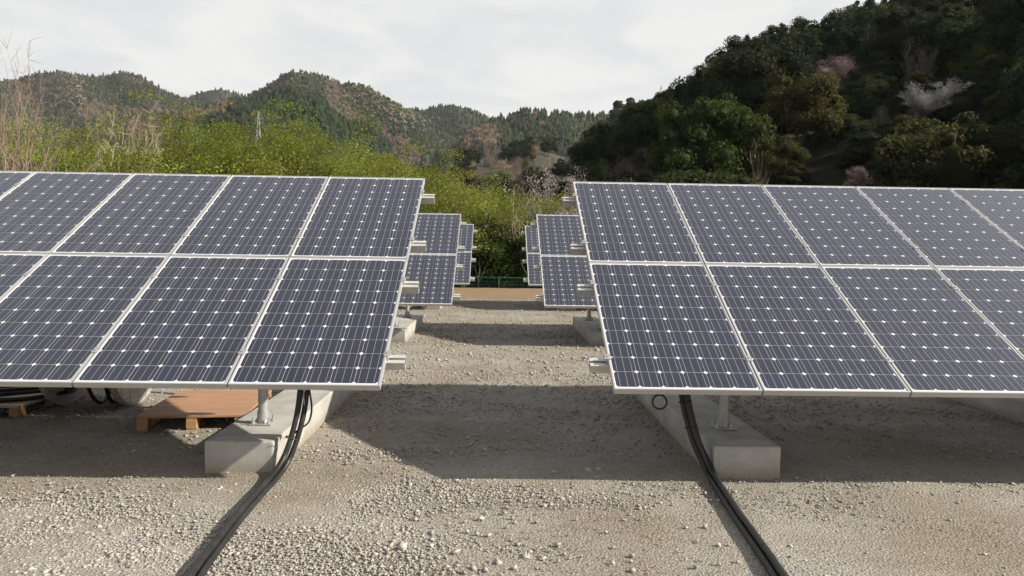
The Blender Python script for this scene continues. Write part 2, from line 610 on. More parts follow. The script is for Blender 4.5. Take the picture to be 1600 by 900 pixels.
CLAMP_ME = clamp_mesh()


def cyl(b, x, y, z0, z1, r, n=18, mi=0):
    return b.tube([(x, y, z0), (x, y, z1)], r, n, mi)


b = MB().box((-0.085, -0.085, 0.002), (0.085, 0.085, 0.012))
PLATE_ME = b.mesh('base_plate', M['galv'], bevel=0.0015)
b = MB()
cyl(b, 0, 0, 0.010, 0.062, 0.008, 8)
b.tube([(0, 0, 0.0125), (0, 0, 0.026)], 0.016, 6)
BOLT_ME = b.mesh('anchor_bolt', M['galv'])


def array(label, side, end_x, y0, z0, ncol, blocks, block_h, n_ind, detail, seed):
    """side=+1: columns run to +x from end_x, -1: to -x. z0 is the height of the low edge above z=0"""
    gz = float(yard_z(np.array(y0 + 1.0)))
    midx = end_x + side * ncol * CW / 2
    root = thing('solar_array', label, 'solar array', (midx, y0 + 1.4, gz), 'ground mounted solar arrays')
    O = np.array([midx, y0 + 1.4, gz])
    base = np.array([end_x, y0, z0]) - O
    want = [(0, 0), (1, 0), (2, 0), (0, 1), (3, 0)][:n_ind] if detail else []
    for c in range(ncol):
        for r in range(2):
            xo = c * CW if side > 0 else -(c + 1) * CW + (CW - PW)
            loc = base + np.array([xo, 0, 0]) + sl * (r * CH)
            pn = obj('solar_panel', FRAME_ME, root, loc, (TILT, 0, 0))
            obj('backsheet', SHEET_ME, pn)
            if (c, r) in want:
                for i in range(6):
                    for j in range(10):
                        o = bpy.data.objects.new('solar_cell', CELL_ME)
                        o.location = (MX + (i + .5) * CP, MY + (j + .5) * CP, -0.0045)
                        link(o, pn)
            else:
                o = obj('solar_cell', CELLS_ME, pn, (0, 0, -0.0045))
                o['kind'] = 'stuff'
    # rails under the panels, stub ends reaching past the last panel
    x_end = end_x - side * 0.125
    x_far = end_x + side * (ncol * CW + 0.1)
    for s in RAIL_S:
        p = base + sl * s - nm * (DEPTH + 0.002) + np.array([min(x_end, x_far) - end_x, 0, 0])
        me = MB().prism(RP, p, (1, 0, 0), nm, abs(x_far - x_end)).mesh('rail', M['rail'])
        obj('rail', me, root)
    # clamps in the joints
    for c in range(0, ncol + 1):
        for s in RAIL_S:
            xo = side * c * CW - (side * (CW - PW) / 2 if c else 0)
            if c == 0:
                xo = -side * 0.004
            if side < 0:
                xo = -c * CW + ((CW - PW) / 2 if c else 0.004)
            obj('clamp', CLAMP_ME, root, base + np.array([xo, 0, 0]) + sl * s, (TILT, 0, 0))
    # girder and two posts over each footing
    for bx in blocks:
        s0, s1 = 0.22, 3.1
        p = np.array([bx, y0, z0]) - O + sl * s0 - nm * (DEPTH + 0.079)
        obj('girder', MB().prism([(-0.03, 0), (0.03, 0), (0.03, -0.075), (-0.03, -0.075)], p, sl, nm, s1 - s0).mesh('girder', M['galv']), root)
        for py in (y0 + 0.95, y0 + 2.72):
            top = z0 + (py - y0) * math.tan(TILT) - (DEPTH + 0.079 + 0.06) / math.cos(TILT)
            zb = gz + block_h
            q = np.array([bx, py, zb]) - O
            bb = MB()
            cyl(bb, 0, 0, 0.013, top - zb, 0.038, 20)
            po = obj('post', bb.mesh('post', M['galv'], smooth=True), root, q)
            bb = MB()
            bb.tube([(0, 0, 0.0125), (0, 0, 0.10)], 0.046, 20)
            obj('sleeve', bb.mesh('sleeve', M['galv'], smooth=True), po)
            obj('base_plate', PLATE_ME, po)
            for ax in (-0.06, 0.06):
                for ay in (-0.06, 0.06):
                    obj('anchor_bolt', BOLT_ME, po, (ax, ay, 0))
    return root


def block(label, x0, x1, y0, y1, h, seed):
    gz = float(yard_z(np.array(y0)))
    root = thing('concrete_footing', label, 'concrete block', ((x0 + x1) / 2, (y0 + y1) / 2, gz), 'concrete strip footings')
    hx, hy = (x1 - x0) / 2, (y1 - y0) / 2
    me = MB().box((-hx, -hy, -0.06), (hx, hy, h)).mesh('block', M['concrete'], bevel=0.014)
    obj('block', me, root)
    return root


Y1, Z1 = 4.72, 0.715
AL = [
    ('large solar array filling the left foreground, nearest row left of the gap', -1, -0.7496, 4.716, 0.718, 8, [-1.815, -5.42], 5, True),
    ('large solar array filling the right foreground, nearest row right of the gap', 1, 0.8028, 4.722, 0.712, 8, [1.85, 5.42], 5, True),
    ('second row solar array on the left, half hidden behind the nearest left array', -1, -0.7147, 11.95, 0.743, 6, [-1.78, -5.3], 1, True),
    ('second row solar array on the right, half hidden behind the nearest right array', 1, 0.8196, 11.83, 0.750, 6, [1.92, 5.4], 1, True),
    ('farthest solar array on the left, a thin strip of panels by the fence trees', -1, -0.6615, 18.65, 0.806, 6, [-1.7, -5.2], 0, False),
    ('farthest solar array on the right, a thin strip of panels by the fence trees', 1, 0.8800, 18.90, 0.792, 6, [1.95, 5.5], 0, False),
]
for k, (lb, sd, ex, y0, z0, nc, bl, ni, dt) in enumerate(AL):
    array(lb, sd, ex, y0, z0, nc, bl, 0.23, ni, dt, k)

block('pale concrete footing with a sunlit right side under the nearest left array', -2.065, -1.57, 5.13, 8.1, 0.23, 1)
block('shaded concrete footing under the nearest right array with black cables down its left side', 1.595, 2.09, 5.10, 8.1, 0.23, 2)
block('dim concrete footing deep under the nearest right array at the right picture edge', 5.2, 5.69, 5.10, 8.1, 0.23, 3)
block('concrete footing under the nearest left array behind the cable drum', -5.67, -5.17, 5.13, 8.1, 0.23, 4)
block('concrete footing at the gap end of the second left array', -2.03, -1.53, 12.35, 15.3, 0.23, 5)
block('concrete footing at the gap end of the second right array', 1.67, 2.17, 12.30, 15.3, 0.23, 6)
for lb, x, y in (('concrete footing farther in under the second left array', -5.3, 12.35), ('concrete footing farther in under the second right array', 5.4, 12.3),
                 ('concrete footing at the gap end of the farthest left array', -1.7, 19.1), ('concrete footing at the gap end of the farthest right array', 1.95, 19.3),
                 ('concrete footing farther in under the farthest left array', -5.2, 19.1), ('concrete footing farther in under the farthest right array', 5.5, 19.3)):
    block(lb, x - 0.25, x + 0.25, y, y + 2.95, 0.23, 7)


# ------------------------------------------------------------------ cables
def spline(pts, n=40):
    P = np.asarray(pts, float)
    P = np.vstack([2 * P[0] - P[1], P, 2 * P[-1] - P[-2]])
    o = []
    seg = len(P) - 3
    for i in range(seg):
        p0, p1, p2, p3 = P[i:i + 4]
        for t in np.linspace(0, 1, max(4, n // seg), endpoint=(i == seg - 1)):
            o.append(0.5 * ((2 * p1) + (-p0 + p2) * t + (2 * p0 - 5 * p1 + 4 * p2 - p3) * t ** 2 + (-p0 + 3 * p1 - 3 * p2 + p3) * t ** 3))
    return np.array(o)


CR = 0.0190


def bundle(label, centre, offs, ties, loc):
    root = thing('cable_bundle', label, 'cable bundle', loc, 'black cable bundles running to the arrays')
    P = spline(centre, 60)
    T = np.gradient(P, axis=0)
    T /= np.linalg.norm(T, axis=1)[:, None]
    sd = np.cross(T, np.array([0, -0.5, 0.85])); sd /= np.linalg.norm(sd, axis=1)[:, None]
    up = np.cross(sd, T)
    tt = np.linspace(0, 1, len(P))
    for k, (a, c, ph) in enumerate(offs):
        tw = ph + 0.25 * np.sin(tt * 5 + k)
        Q = P + sd * (a * np.cos(tw) * (1 + 0.55 * tt + 0.35 * np.sin(7 * tt + 2 * k)))[:, None] + up * (c + 0.0 * tt)[:, None]
        Q[:, 2] = np.maximum(Q[:, 2], CR * 0.95 + yard_z(Q[:, 1]))
        obj('cable', MB().tube(Q - np.array(loc), CR, 10).mesh('cable', M['rubber'], smooth=True), root)
    for t in ties:
        i = int(t * (len(P) - 1))
        ring = [P[i] - np.array(loc) + (up[i] * 0.008 + sd[i] * -0.004) + sd[i] * 0.047 * math.cos(a) + up[i] * 0.040 * math.sin(a) + T[i] * 0.004 * math.sin(a)
                for a in np.linspace(0, 2 * math.pi, 15)]
        b = MB().tube(ring, 0.0045, 5)
        b.tube([ring[4], ring[4] + sd[i] * 0.03 + up[i] * 0.035], 0.003, 4)
        obj('cable_tie', b.mesh('cable_tie', M['rubber']), root)
    return root


Lc = [(-1.385, 5.25, 0.80), (-1.39, 5.22, 0.62), (-1.41, 5.19, 0.42), (-1.455, 5.16, 0.22), (-1.50, 5.10, 0.085)] + [tuple(hit(a, b_, 0.02)) for a, b_ in ((421, 752), (378, 800), (333, 858), (302, 900), (268, 960), (215, 1090))]
Rc = [(1.395, 5.28, 0.80), (1.40, 5.25, 0.60), (1.43, 5.22, 0.42), (1.475, 5.17, 0.24), (1.535, 5.12, 0.10), (1.56, 5.02, 0.03)] + [tuple(hit(a, b_, 0.02)) for a, b_ in ((1122, 762), (1152, 808), (1186, 856), (1217, 902), (1255, 970), (1320, 1090))]
OFF = [(-0.028, 0.0, 0.0), (0.012, 0.0, 0.0), (-0.006, 0.030, 0.0)]
lb = bundle('black cable bundle draped past the sunlit left footing down to the lower left gravel', Lc, OFF, (0.30, 0.05), (-1.49, 4.6, 0.0))
rb = bundle('black cable bundle draped past the shaded right footing with a small coiled loop on top', Rc, OFF, (0.24, 0.14), (1.51, 4.6, 0.0))
# thin spare wires on the left bundle, small loop on the right bundle
O = np.array((-1.49, 4.6, 0.0))
w1 = spline([(-1.365, 5.22, 0.78), (-1.335, 5.2, 0.60), (-1.315, 5.19, 0.46), (-1.335, 5.18, 0.36), (-1.40, 5.17, 0.31), (-1.445, 5.16, 0.27)], 30)
obj('spare_wire', MB().tube(w1 - O, 0.007, 6).mesh('spare_wire', M['rubber'], True), lb)
w2 = spline([(-1.36, 5.22, 0.74), (-1.325, 5.2, 0.68), (-1.345, 5.19, 0.61), (-1.37, 5.18, 0.57), (-1.36, 5.18, 0.44)], 24)
obj('white_wire', MB().tube(w2 - O, 0.0045, 6).mesh('white_wire', M['greyline'], True), lb)
w3 = spline([(-1.38, 5.2, 0.72), (-1.43, 5.19, 0.69), (-1.46, 5.19, 0.655), (-1.43, 5.19, 0.65), (-1.40, 5.2, 0.665), (-1.34, 5.2, 0.66), (-1.31, 5.2, 0.70)], 30)
obj('tail_wire', MB().tube(w3 - O, 0.004, 5).mesh('tail_wire', M['greyline'], True), lb)
c = at(1030.5, 628, 5.22)
ring = [c + np.array([0.052 * math.cos(a), 0.01 * math.sin(a), 0.050 * math.sin(a)]) for a in np.linspace(0.1, 2 * math.pi + 0.4, 26)]
obj('wire_loop', MB().tube(np.array(ring) - np.array((1.51, 4.6, 0)), 0.0075, 7).mesh('wire_loop', M['rubber'], True), rb)

# ------------------------------------------------------------------ pallets, coil, drum under the left array
def pallet(label, x, y, w_, d_, rz, mat, h=0.115, seed=0):
    root = thing('pallet', label, 'pallet', (x, y, 0), 'pallets under the left array', rz)
    obj('deck', MB().box((-w_ / 2, -d_ / 2, h), (w_ / 2, d_ / 2, h + 0.022)).mesh('deck', mat, bevel=0.003), root)
    for xx in (-w_ / 2 + 0.05, 0.0, w_ / 2 - 0.05):
        for yy in (-d_ / 2 + 0.06, 0.0, d_ / 2 - 0.06):
            obj('leg', MB().box((xx - 0.045, yy - 0.055, 0.016), (xx + 0.045, yy + 0.055, h - 0.001)).mesh('leg', M['timber'], bevel=0.003), root)
    for xx in (-w_ / 2 + 0.05, 0.0, w_ / 2 - 0.05):
        obj('runner', MB().box((xx - 0.045, -d_ / 2 + 0.01, 0.0), (xx + 0.045, d_ / 2 - 0.01, 0.015)).mesh('runner', M['timber']), root)
    return root


pallet('pallet topped with orange brown plywood beside the sunlit left footing', -2.72, 6.92, 0.92, 1.2, math.radians(6), M['ply'])
pallet('pallet topped with a pale board carrying a coil of black cable', -4.98, 7.28, 1.22, 1.10, math.radians(-3), M['board'], 0.10)
root = thing('cable_coil', 'coil of black cable lying on the pale board at the left picture edge', 'cable coil', (-4.80, 7.22, 0.124))
for k, (r0, z) in enumerate([(0.46, 0.021), (0.50, 0.022), (0.54, 0.021), (0.48, 0.058), (0.52, 0.060), (0.50, 0.094), (0.54, 0.098)]):
    pts = [(r0 * math.cos(a) * (1 + 0.02 * math.sin(3 * a + k)), 0.78 * r0 * math.sin(a + 0.1 * k) * (1 + 0.02 * math.cos(2 * a + k)), z + 0.006 * math.sin(2 * a + k))
           for a in np.linspace(0, 2 * math.pi, 48)]
    obj('cable_turn', MB().tube(pts, 0.019, 7).mesh('cable_turn', M['rubber'], True), root)

root = thing('cable_drum', 'upright wooden cable drum with a sunlit pale flange between the two pallets', 'cable drum', (-3.98, 7.35, 0.0))
for x in (-0.36, 0.30):
    b = MB().tube([(x, 0, 0.5), (x + 0.045, 0, 0.5)], 0.5, 40)
    fl = obj('flange', b.mesh('flange', M['drumwood']), root)
    sgn = 1 if x > 0 else -1
    xx = x + (0.045 if x > 0 else 0)
    for q in range(6):                                         # planks of the outer face, narrow gaps between
        y0 = -0.48 + q * 0.161
        y1 = y0 + 0.153
        prof = []
        for yy in np.linspace(y0, y1, 5):
            prof.append((yy, 0.5 - math.sqrt(max(0.485 ** 2 - yy ** 2, 0.0))))
        for yy in np.linspace(y1, y0, 5):
            prof.append((yy, 0.5 + math.sqrt(max(0.485 ** 2 - yy ** 2, 0.0))))
        n = len(prof)
        xa, xb = (xx + 0.001, xx + 0.016) if x > 0 else (xx - 0.016, xx - 0.001)
        bb = MB().add([(xa, p, z) for p, z in prof] + [(xb, p, z) for p, z in prof],
                      [(i, (i + 1) % n, n + (i + 1) % n, n + i) for i in range(n)] + [tuple(range(n)), tuple(range(n, 2 * n))])
        obj('plank', bb.mesh('plank', M['drumwood']), fl)
obj('core', MB().tube([(-0.314, 0, 0.5), (0.299, 0, 0.5)], 0.2, 24).mesh('core', M['drumwood']), root)
for k in range(7):
    x = -0.27 + k * 0.083
    dp = 0.0 if k not in (3, 5, 6) else 0.14
    pts = [(x + 0.02 * math.sin(a + k), (0.225 + dp * 0.2) * math.cos(a), 0.5 - dp * 0.75 + (0.225 + dp) * math.sin(a)) for a in np.linspace(0, 2 * math.pi, 33)]
    obj('cable_turn', MB().tube(pts, 0.019, 7).mesh('cable_turn', M['rubber'], True), root)

# ------------------------------------------------------------------ gravel
ICO_V = []
ph = (1 + 5 ** 0.5) / 2
ICO_V = np.array([(-1, ph, 0), (1, ph, 0), (-1, -ph, 0), (1, -ph, 0), (0, -1, ph), (0, 1, ph), (0, -1, -ph), (0, 1, -ph), (ph, 0, -1), (ph, 0, 1), (-ph, 0, -1), (-ph, 0, 1)]) / math.sqrt(1 + ph * ph)
ICO_F = np.array([(0, 11, 5), (0, 5, 1), (0, 1, 7), (0, 7, 10), (0, 10, 11), (1, 5, 9), (5, 11, 4), (11, 10, 2), (10, 7, 6), (7, 1, 8), (3, 9, 4), (3, 4, 2), (3, 2, 6), (3, 6, 8), (3, 8, 9), (4, 9, 5), (2, 4, 11), (6, 2, 10), (8, 6, 7), (9, 8, 1)])
BOX_V = np.array([(x, y, z) for x in (-.62, .62) for y in (-.62, .62) for z in (-.62, .62)])
BOX_F = np.array([(0, 1, 3), (0, 3, 2), (4, 6, 7), (4, 7, 5), (0, 4, 5), (0, 5, 1), (2, 3, 7), (2, 7, 6), (0, 2, 6), (0, 6, 4), (1, 5, 7), (1, 7, 3)])
OCT_V = np.array([(1, 0, 0), (-1, 0, 0), (0, 1, 0), (0, -1, 0), (0, 0, 1), (0, 0, -1)], float)
OCT_F = np.array([(0, 2, 4), (2, 1, 4), (1, 3, 4), (3, 0, 4), (2, 0, 5), (1, 2, 5), (3, 1, 5), (0, 3, 5)])


def stones(cx, cy, rad, rng, BV, BF, cols):
    n = len(cx)
    k = len(BV)
    V = BV[None] * (1 + rng.uniform(-0.38, 0.34, (n, k, 1))) + rng.normal(0, 0.13, (n, k, 3))
    V = V * np.stack([rng.uniform(0.8, 1.35, n), rng.uniform(0.7, 1.1, n), rng.uniform(0.42, 0.8, n)], -1)[:, None]
    a = rng.uniform(0, 2 * np.pi, n)
    t = rng.uniform(-0.5, 0.5, n)
    ca, sa, ct, st_ = np.cos(a), np.sin(a), np.cos(t), np.sin(t)
    x, y, z = V[..., 0], V[..., 1], V[..., 2]
    y, z = y * ct[:, None] - z * st_[:, None], y * st_[:, None] + z * ct[:, None]
    x, y = x * ca[:, None] - y * sa[:, None], x * sa[:, None] + y * ca[:, None]
    V = np.stack([x, y, z], -1) * rad[:, None, None]
    V[..., 0] += cx[:, None]
    V[..., 1] += cy[:, None]
    V[..., 2] += (yard_z(cy) + rad * 0.32 + 0.002)[:, None]
    Fc = (BF[None] + (np.arange(n) * k)[:, None, None]).reshape(-1, 3)
    C = np.repeat(cols, k, axis=0)
    return V.reshape(-1, 3), Fc, C


def stone_cols(n, rng):
    base = np.array([0.335, 0.309, 0.268])
    c = base[None] * rng.uniform(0.72, 1.18, (n, 1)) + rng.normal(0, 0.006, (n, 3))
    pink = rng.random(n) < 0.12
    c[pink] *= np.array([1.05, 0.96, 0.90])
    grey = rng.random(n) < 0.2
    c[grey] = c[grey].mean(1, keepdims=True) * np.array([1.02, 1.0, 0.96]) * 0.9
    return np.clip(c, 0.05, 0.6)


# heaped bands of loose stone as the photograph shows them: (photo px, py, rx metres, ry metres, weight)
HEAPS = [(640, 775, 0.42, 0.30, 1.0), (760, 770, 0.5, 0.16, 0.9), (890, 780, 0.6, 0.13, 0.6), (560, 830, 0.40, 0.28, 0.9), (480, 880, 0.40, 0.3, 1.0), (600, 890, 0.3, 0.2, 0.9),
         (120, 800, 0.7, 0.35, 0.8), (240, 860, 0.7, 0.35, 0.9), (60, 880, 0.5, 0.3, 0.7), (560, 710, 0.45, 0.22, 0.7), (850, 790, 0.4, 0.1, 0.6), (1000, 760, 0.5, 0.12, 0.4),
         (1450, 760, 0.8, 0.2, 0.35), (810, 860, 0.25, 0.1, 0.6), (700, 850, 0.2, 0.08, 0.4), (1250, 790, 0.6, 0.2, 0.3)]
hp = [(hit(a, b_)[0], hit(a, b_)[1], rx, ry, wt) for a, b_, rx, ry, wt in HEAPS]


def heap_density(x, y):
    d = np.zeros_like(x)
    for hx, hy, rx, ry, wt in hp:
        d += wt * np.exp(-((x - hx) / rx) ** 2 - ((y - hy) / ry) ** 2)
    return d


def wob(x, y):
    return 0.5 + 0.25 * np.sin(3.1 * x + 2 * np.sin(2.3 * y)) + 0.25 * np.sin(4.3 * y + 1.7 * np.sin(3.7 * x) + 1)


def scatter(n, y0, y1, xw, acc, rmin, rmax, BV, BF, rng):
    y = rng.uniform(y0, y1, n)
    x = rng.uniform(-1, 1, n) * (xw * y + 0.5) + 0.02 * y
    keep = rng.random(n) < acc(x, y)
    x, y = x[keep], y[keep]
    r = rmin * (rmax / rmin) ** (rng.random(len(x)) ** 2.0)
    return stones(x, y, r, rng, BV, BF, stone_cols(len(x), rng))


rg = np.random.default_rng(11)
parts = [
    scatter(60000, 3.1, 5.8, 0.78, lambda x, y: 0.16 + 0.28 * wob(x, y) ** 2, 0.003, 0.009, OCT_V, OCT_F, rg),
    scatter(95000, 3.1, 5.8, 0.78, lambda x, y: np.clip(heap_density(x, y) * (0.5 + 0.9 * wob(2 * x, 2 * y)), 0, 1) * 0.9, 0.005, 0.0125, OCT_V, OCT_F, rg),
    scatter(16000, 3.1, 5.8, 0.78, lambda x, y: np.clip(heap_density(x, y), 0, 1) * 0.6 + 0.02, 0.009, 0.017, BOX_V, BOX_F, rg),
    scatter(42000, 5.6, 9.5, 0.78, lambda x, y: 0.25 + 0.6 * smooth(6.2, 7.6, y) * (0.5 + 0.5 * wob(x, y)), 0.005, 0.022, OCT_V, OCT_F, rg),
    scatter(26000, 9.0, 24.0, 0.30, lambda x, y: 0.4 + 0.4 * wob(x, y), 0.008, 0.032, OCT_V, OCT_F, rg),
]
V, Fs, Cs, off = [], [], [], 0
for v, f, c_ in parts:
    V.append(v); Fs.append(f + off); Cs.append(c_); off += len(v)
gr = obj('gravel', np_mesh('gravel', np.concatenate(V), [np.concatenate(Fs)], M['stone'], np.concatenate(Cs)))
tag(gr, 'crushed pale gravel strewn over the yard', 'gravel', kind='stuff')

# the larger loose stones one can pick out, each an object: (px, py, size in px)
BIG = [(628, 859, 17), (674, 855, 14), (711, 866, 15), (820, 871, 15), (778, 881, 13), (740, 889, 15), (757, 893, 13), (803, 889, 12), (849, 874, 12), (651, 800, 10), (649, 813, 12),
       (763, 838, 12), (745, 836, 11), (730, 832, 11), (675, 834, 13), (751, 812, 12), (787, 803, 10), (804, 817, 10), (838, 817, 8), (871, 852, 11), (957, 882, 11), (713, 752, 9),
       (640, 759, 10), (1007, 795, 13), (1147, 771, 12), (1101, 825, 11), (1123, 854, 12), (999, 796, 11), (933, 748, 9), (935, 735, 10), (920, 737, 12), (864, 740, 11), (757, 704, 9),
       (1235, 855, 10), (345, 764, 10), (340, 766, 9), (105, 768, 10), (222, 862, 13), (430, 778, 9), (1335, 736, 8), (1537, 868, 11), (841, 700, 8), (1072, 826, 9), (988, 894, 12)]
groupname = 'larger loose stones on the gravel'
for px, py, sz in BIG:
    P = hit(px, py)
    r = 0.47 * sz * P[1] / FPX
    v, f, c_ = stones(np.zeros(1), np.zeros(1), np.array([r]), rg, BOX_V, BOX_F, np.array([[0.40, 0.365, 0.32]]) * rg.uniform(0.8, 1.15))
    o = obj('stone', np_mesh('stone', v, [f], M['stone'], c_), None, (P[0], P[1], float(yard_z(P[1]))))
    tag(o, 'loose pale angular stone, larger than the gravel it lies on', 'stone', groupname)


# ------------------------------------------------------------------ vegetation builders
def unit(v):
    return v / (np.linalg.norm(v, axis=-1, keepdims=True) + 1e-9)


def leaves(C, Nn, ln, wd, rng, col, cvar=0.25, hue=0.08):
    """one pointed quad per centre; Nn is the facing direction"""
    n = len(C)
    a = unit(np.cross(Nn, rng.normal(size=(n, 3))))
    b_ = np.cross(Nn, a)
    ln = ln * rng.uniform(0.6, 1.3, (n, 1))
    wd = wd * rng.uniform(0.6, 1.3, (n, 1))
    V = np.stack([C - a * ln, C + b_ * wd + a * ln * rng.uniform(-.3, .3, (n, 1)), C + a * ln, C - b_ * wd + a * ln * rng.uniform(-.3, .3, (n, 1))], 1).reshape(-1, 3)
    Fq = np.arange(4 * n).reshape(n, 4)
    cc = np.asarray(col)[None] * rng.uniform(1 - cvar, 1 + cvar, (n, 1)) * (1 + rng.normal(0, hue, (n, 3)))
    return V, Fq, np.repeat(np.clip(cc, 0.003, 0.8), 4, 0)


class Tubes:
    def __init__(s):
        s.V, s.F, s.n = [], [], 0

    def add(s, P, R, k):
        P = np.asarray(P)
        T = np.gradient(P, axis=0)
        T = unit(T)
        ref = np.array([0.31, 0.23, 0.92]) if abs(T[0] @ np.array([0.31, 0.23, 0.92])) < 0.95 else np.array([1.0, 0, 0])
        n1 = unit(np.cross(T, ref))
        n2 = np.cross(T, n1)
        an = np.linspace(0, 2 * np.pi, k, endpoint=False)
        V = P[:, None] + np.asarray(R)[:, None, None] * (np.cos(an)[None, :, None] * n1[:, None] + np.sin(an)[None, :, None] * n2[:, None])
        m_ = len(P)
        i = np.arange(m_ - 1)[:, None] * k
        j = np.arange(k)[None]
        j2 = (j + 1) % k
        Fq = np.stack([i + j, i + j2, i + k + j2, i + k + j], -1).reshape(-1, 4) + s.n
        s.V.append(V.reshape(-1, 3)); s.F.append(Fq); s.n += m_ * k

    def get(s):
        return np.concatenate(s.V), np.concatenate(s.F)


def grow(rng, height, spread, levels=3, trunks=1, lean=(0, 0), fork=0.35, kids=(4, 6, 5), up=0.25, r0=0.16, wig=0.16, flat_=1.0, start=0.25):
    """branch skeleton -> tubes and a list of outer points"""
    tb = Tubes()
    tips = []

    def seg(p, d, ln, r, lv):
        n = 6 if lv < 2 else 4
        P = [p]
        d = unit(d)
        for i in range(n):
            d = unit(d + rng.normal(0, wig, 3) + np.array([0, 0, up * 0.35 if lv else 0.1]))
            P.append(P[-1] + d * ln / n)
        P = np.array(P)
        R = np.linspace(r, r * (0.45 if lv < levels else 0.3), n + 1)
        tb.add(P, R, 7 if lv == 0 else (5 if lv == 1 else 3))
        if lv >= levels - 1:
            for q in range(1, n + 1):
                tips.append(P[q])
        if lv < levels:
            for q in range(kids[min(lv, len(kids) - 1)]):
                t = rng.uniform(start if lv == 0 else 0.25, 1.0)
                k = min(int(t * n), n - 1)
                pp = P[k] + (P[k + 1] - P[k]) * (t * n - k)
                dd = unit(P[k + 1] - P[k])
                side = unit(np.cross(dd, rng.normal(size=3)))
                nd = dd * (1 - spread) + side * spread * 1.2
                nd[2] = nd[2] * flat_ + up * 0.5
                seg(pp, nd, ln * rng.uniform(0.45, 0.75), max(R[k] * 0.55, 0.006), lv + 1)

    for t in range(trunks):
        d0 = np.array([lean[0], lean[1], 1.0]) + (rng.normal(0, 0.28, 3) if trunks > 1 else rng.normal(0, 0.06, 3))
        seg(np.array([rng.normal(0, 0.12 * (trunks > 1)), rng.normal(0, 0.12 * (trunks > 1)), -0.4]), d0, height * 0.62, r0, 0)
    V, Fq = tb.get()
    return V, Fq, np.array(tips)


def bark_mesh(V, Fq, col, rng):
    c = np.asarray(col)[None] * rng.uniform(0.8, 1.2, (len(V), 1))
    return np_mesh('trunk', V, [Fq], M['bark'], c)


def ico_cores(C, R, rng, col):
    n = len(C)
    V = (ICO_V[None] * (1 + rng.uniform(-.2, .2, (n, 12, 1)))) * R[:, None, :] + C[:, None]
    Fc = (ICO_F[None] + (np.arange(n) * 12)[:, None, None]).reshape(-1, 3)
    return V.reshape(-1, 3), Fc, np.tile(np.asarray(col), (n * 12, 1))


def join_leaf(name, chunks):
    V, Q, T, C, o = [], [], [], [], 0
    for v, f, c_ in chunks:
        V.append(v); C.append(c_)
        (Q if f.shape[1] == 4 else T).append(f + o)
        o += len(v)
    F = []
    if Q: F.append(np.concatenate(Q))
    if T: F.append(np.concatenate(T))
    return np_mesh(name, np.concatenate(V), F, M['leaf'], np.concatenate(C))


def evergreen(seed, h=11.0, R=4.6, lobes=52, per=170, col=(0.030, 0.042, 0.015), tipcol=(0.070, 0.070, 0.022), ln=0.16):
    """broad domed evergreen: leafy lobes heaped over a dome"""
    rng = np.random.default_rng(seed)
    th = rng.uniform(0, 2 * np.pi, lobes)
    cz = rng.uniform(-0.45, 1.0, lobes)
    sh = rng.uniform(0.62, 1.05, lobes)
    rr = np.sqrt(np.clip(1 - np.clip(cz, 0, 1) ** 2, 0.02, 1)) * sh
    zc = h * 0.52
    C = np.stack([R * rr * np.cos(th), R * rr * np.sin(th), zc + cz * sh * h * 0.42], -1)
    Rl = rng.uniform(0.6, 1.5, lobes) * R / 4.6
    chunks = []
    for i in range(lobes):
        k = int(per * (Rl[i] / 1.1) ** 2)
        d = unit(rng.normal(size=(k, 3)) + np.array([0, 0, 0.3]) + unit(C[i] - np.array([0, 0, zc]))[None] * 0.5)
        P = C[i] + d * Rl[i] * np.array([1.1, 1.1, 0.85]) * rng.uniform(0.78, 1.16, (k, 1))
        nn = unit(d + rng.normal(0, 0.7, (k, 3)))
        mixv = rng.random() ** 1.5
        cc = np.array(col) * (1 - mixv) + np.array(tipcol) * mixv
        chunks.append(leaves(P, nn, ln, ln * 0.6, rng, cc, 0.4))
    chunks.append(ico_cores(C, (Rl * 0.66)[:, None] * np.array([[1.1, 1.1, 0.8]]), rng, np.array(col)))
    chunks.append(ico_cores(np.array([[0, 0, zc + 0.1 * h]]), np.array([[R * 0.45, R * 0.45, h * 0.2]]), rng, np.array(col)))
    crown = join_leaf('crown', chunks)
    V, Fq, tips = grow(rng, h * 0.9, 0.55, levels=1, kids=(7,), r0=0.22)
    return crown, bark_mesh(V, Fq, (0.06, 0.05, 0.04), rng)


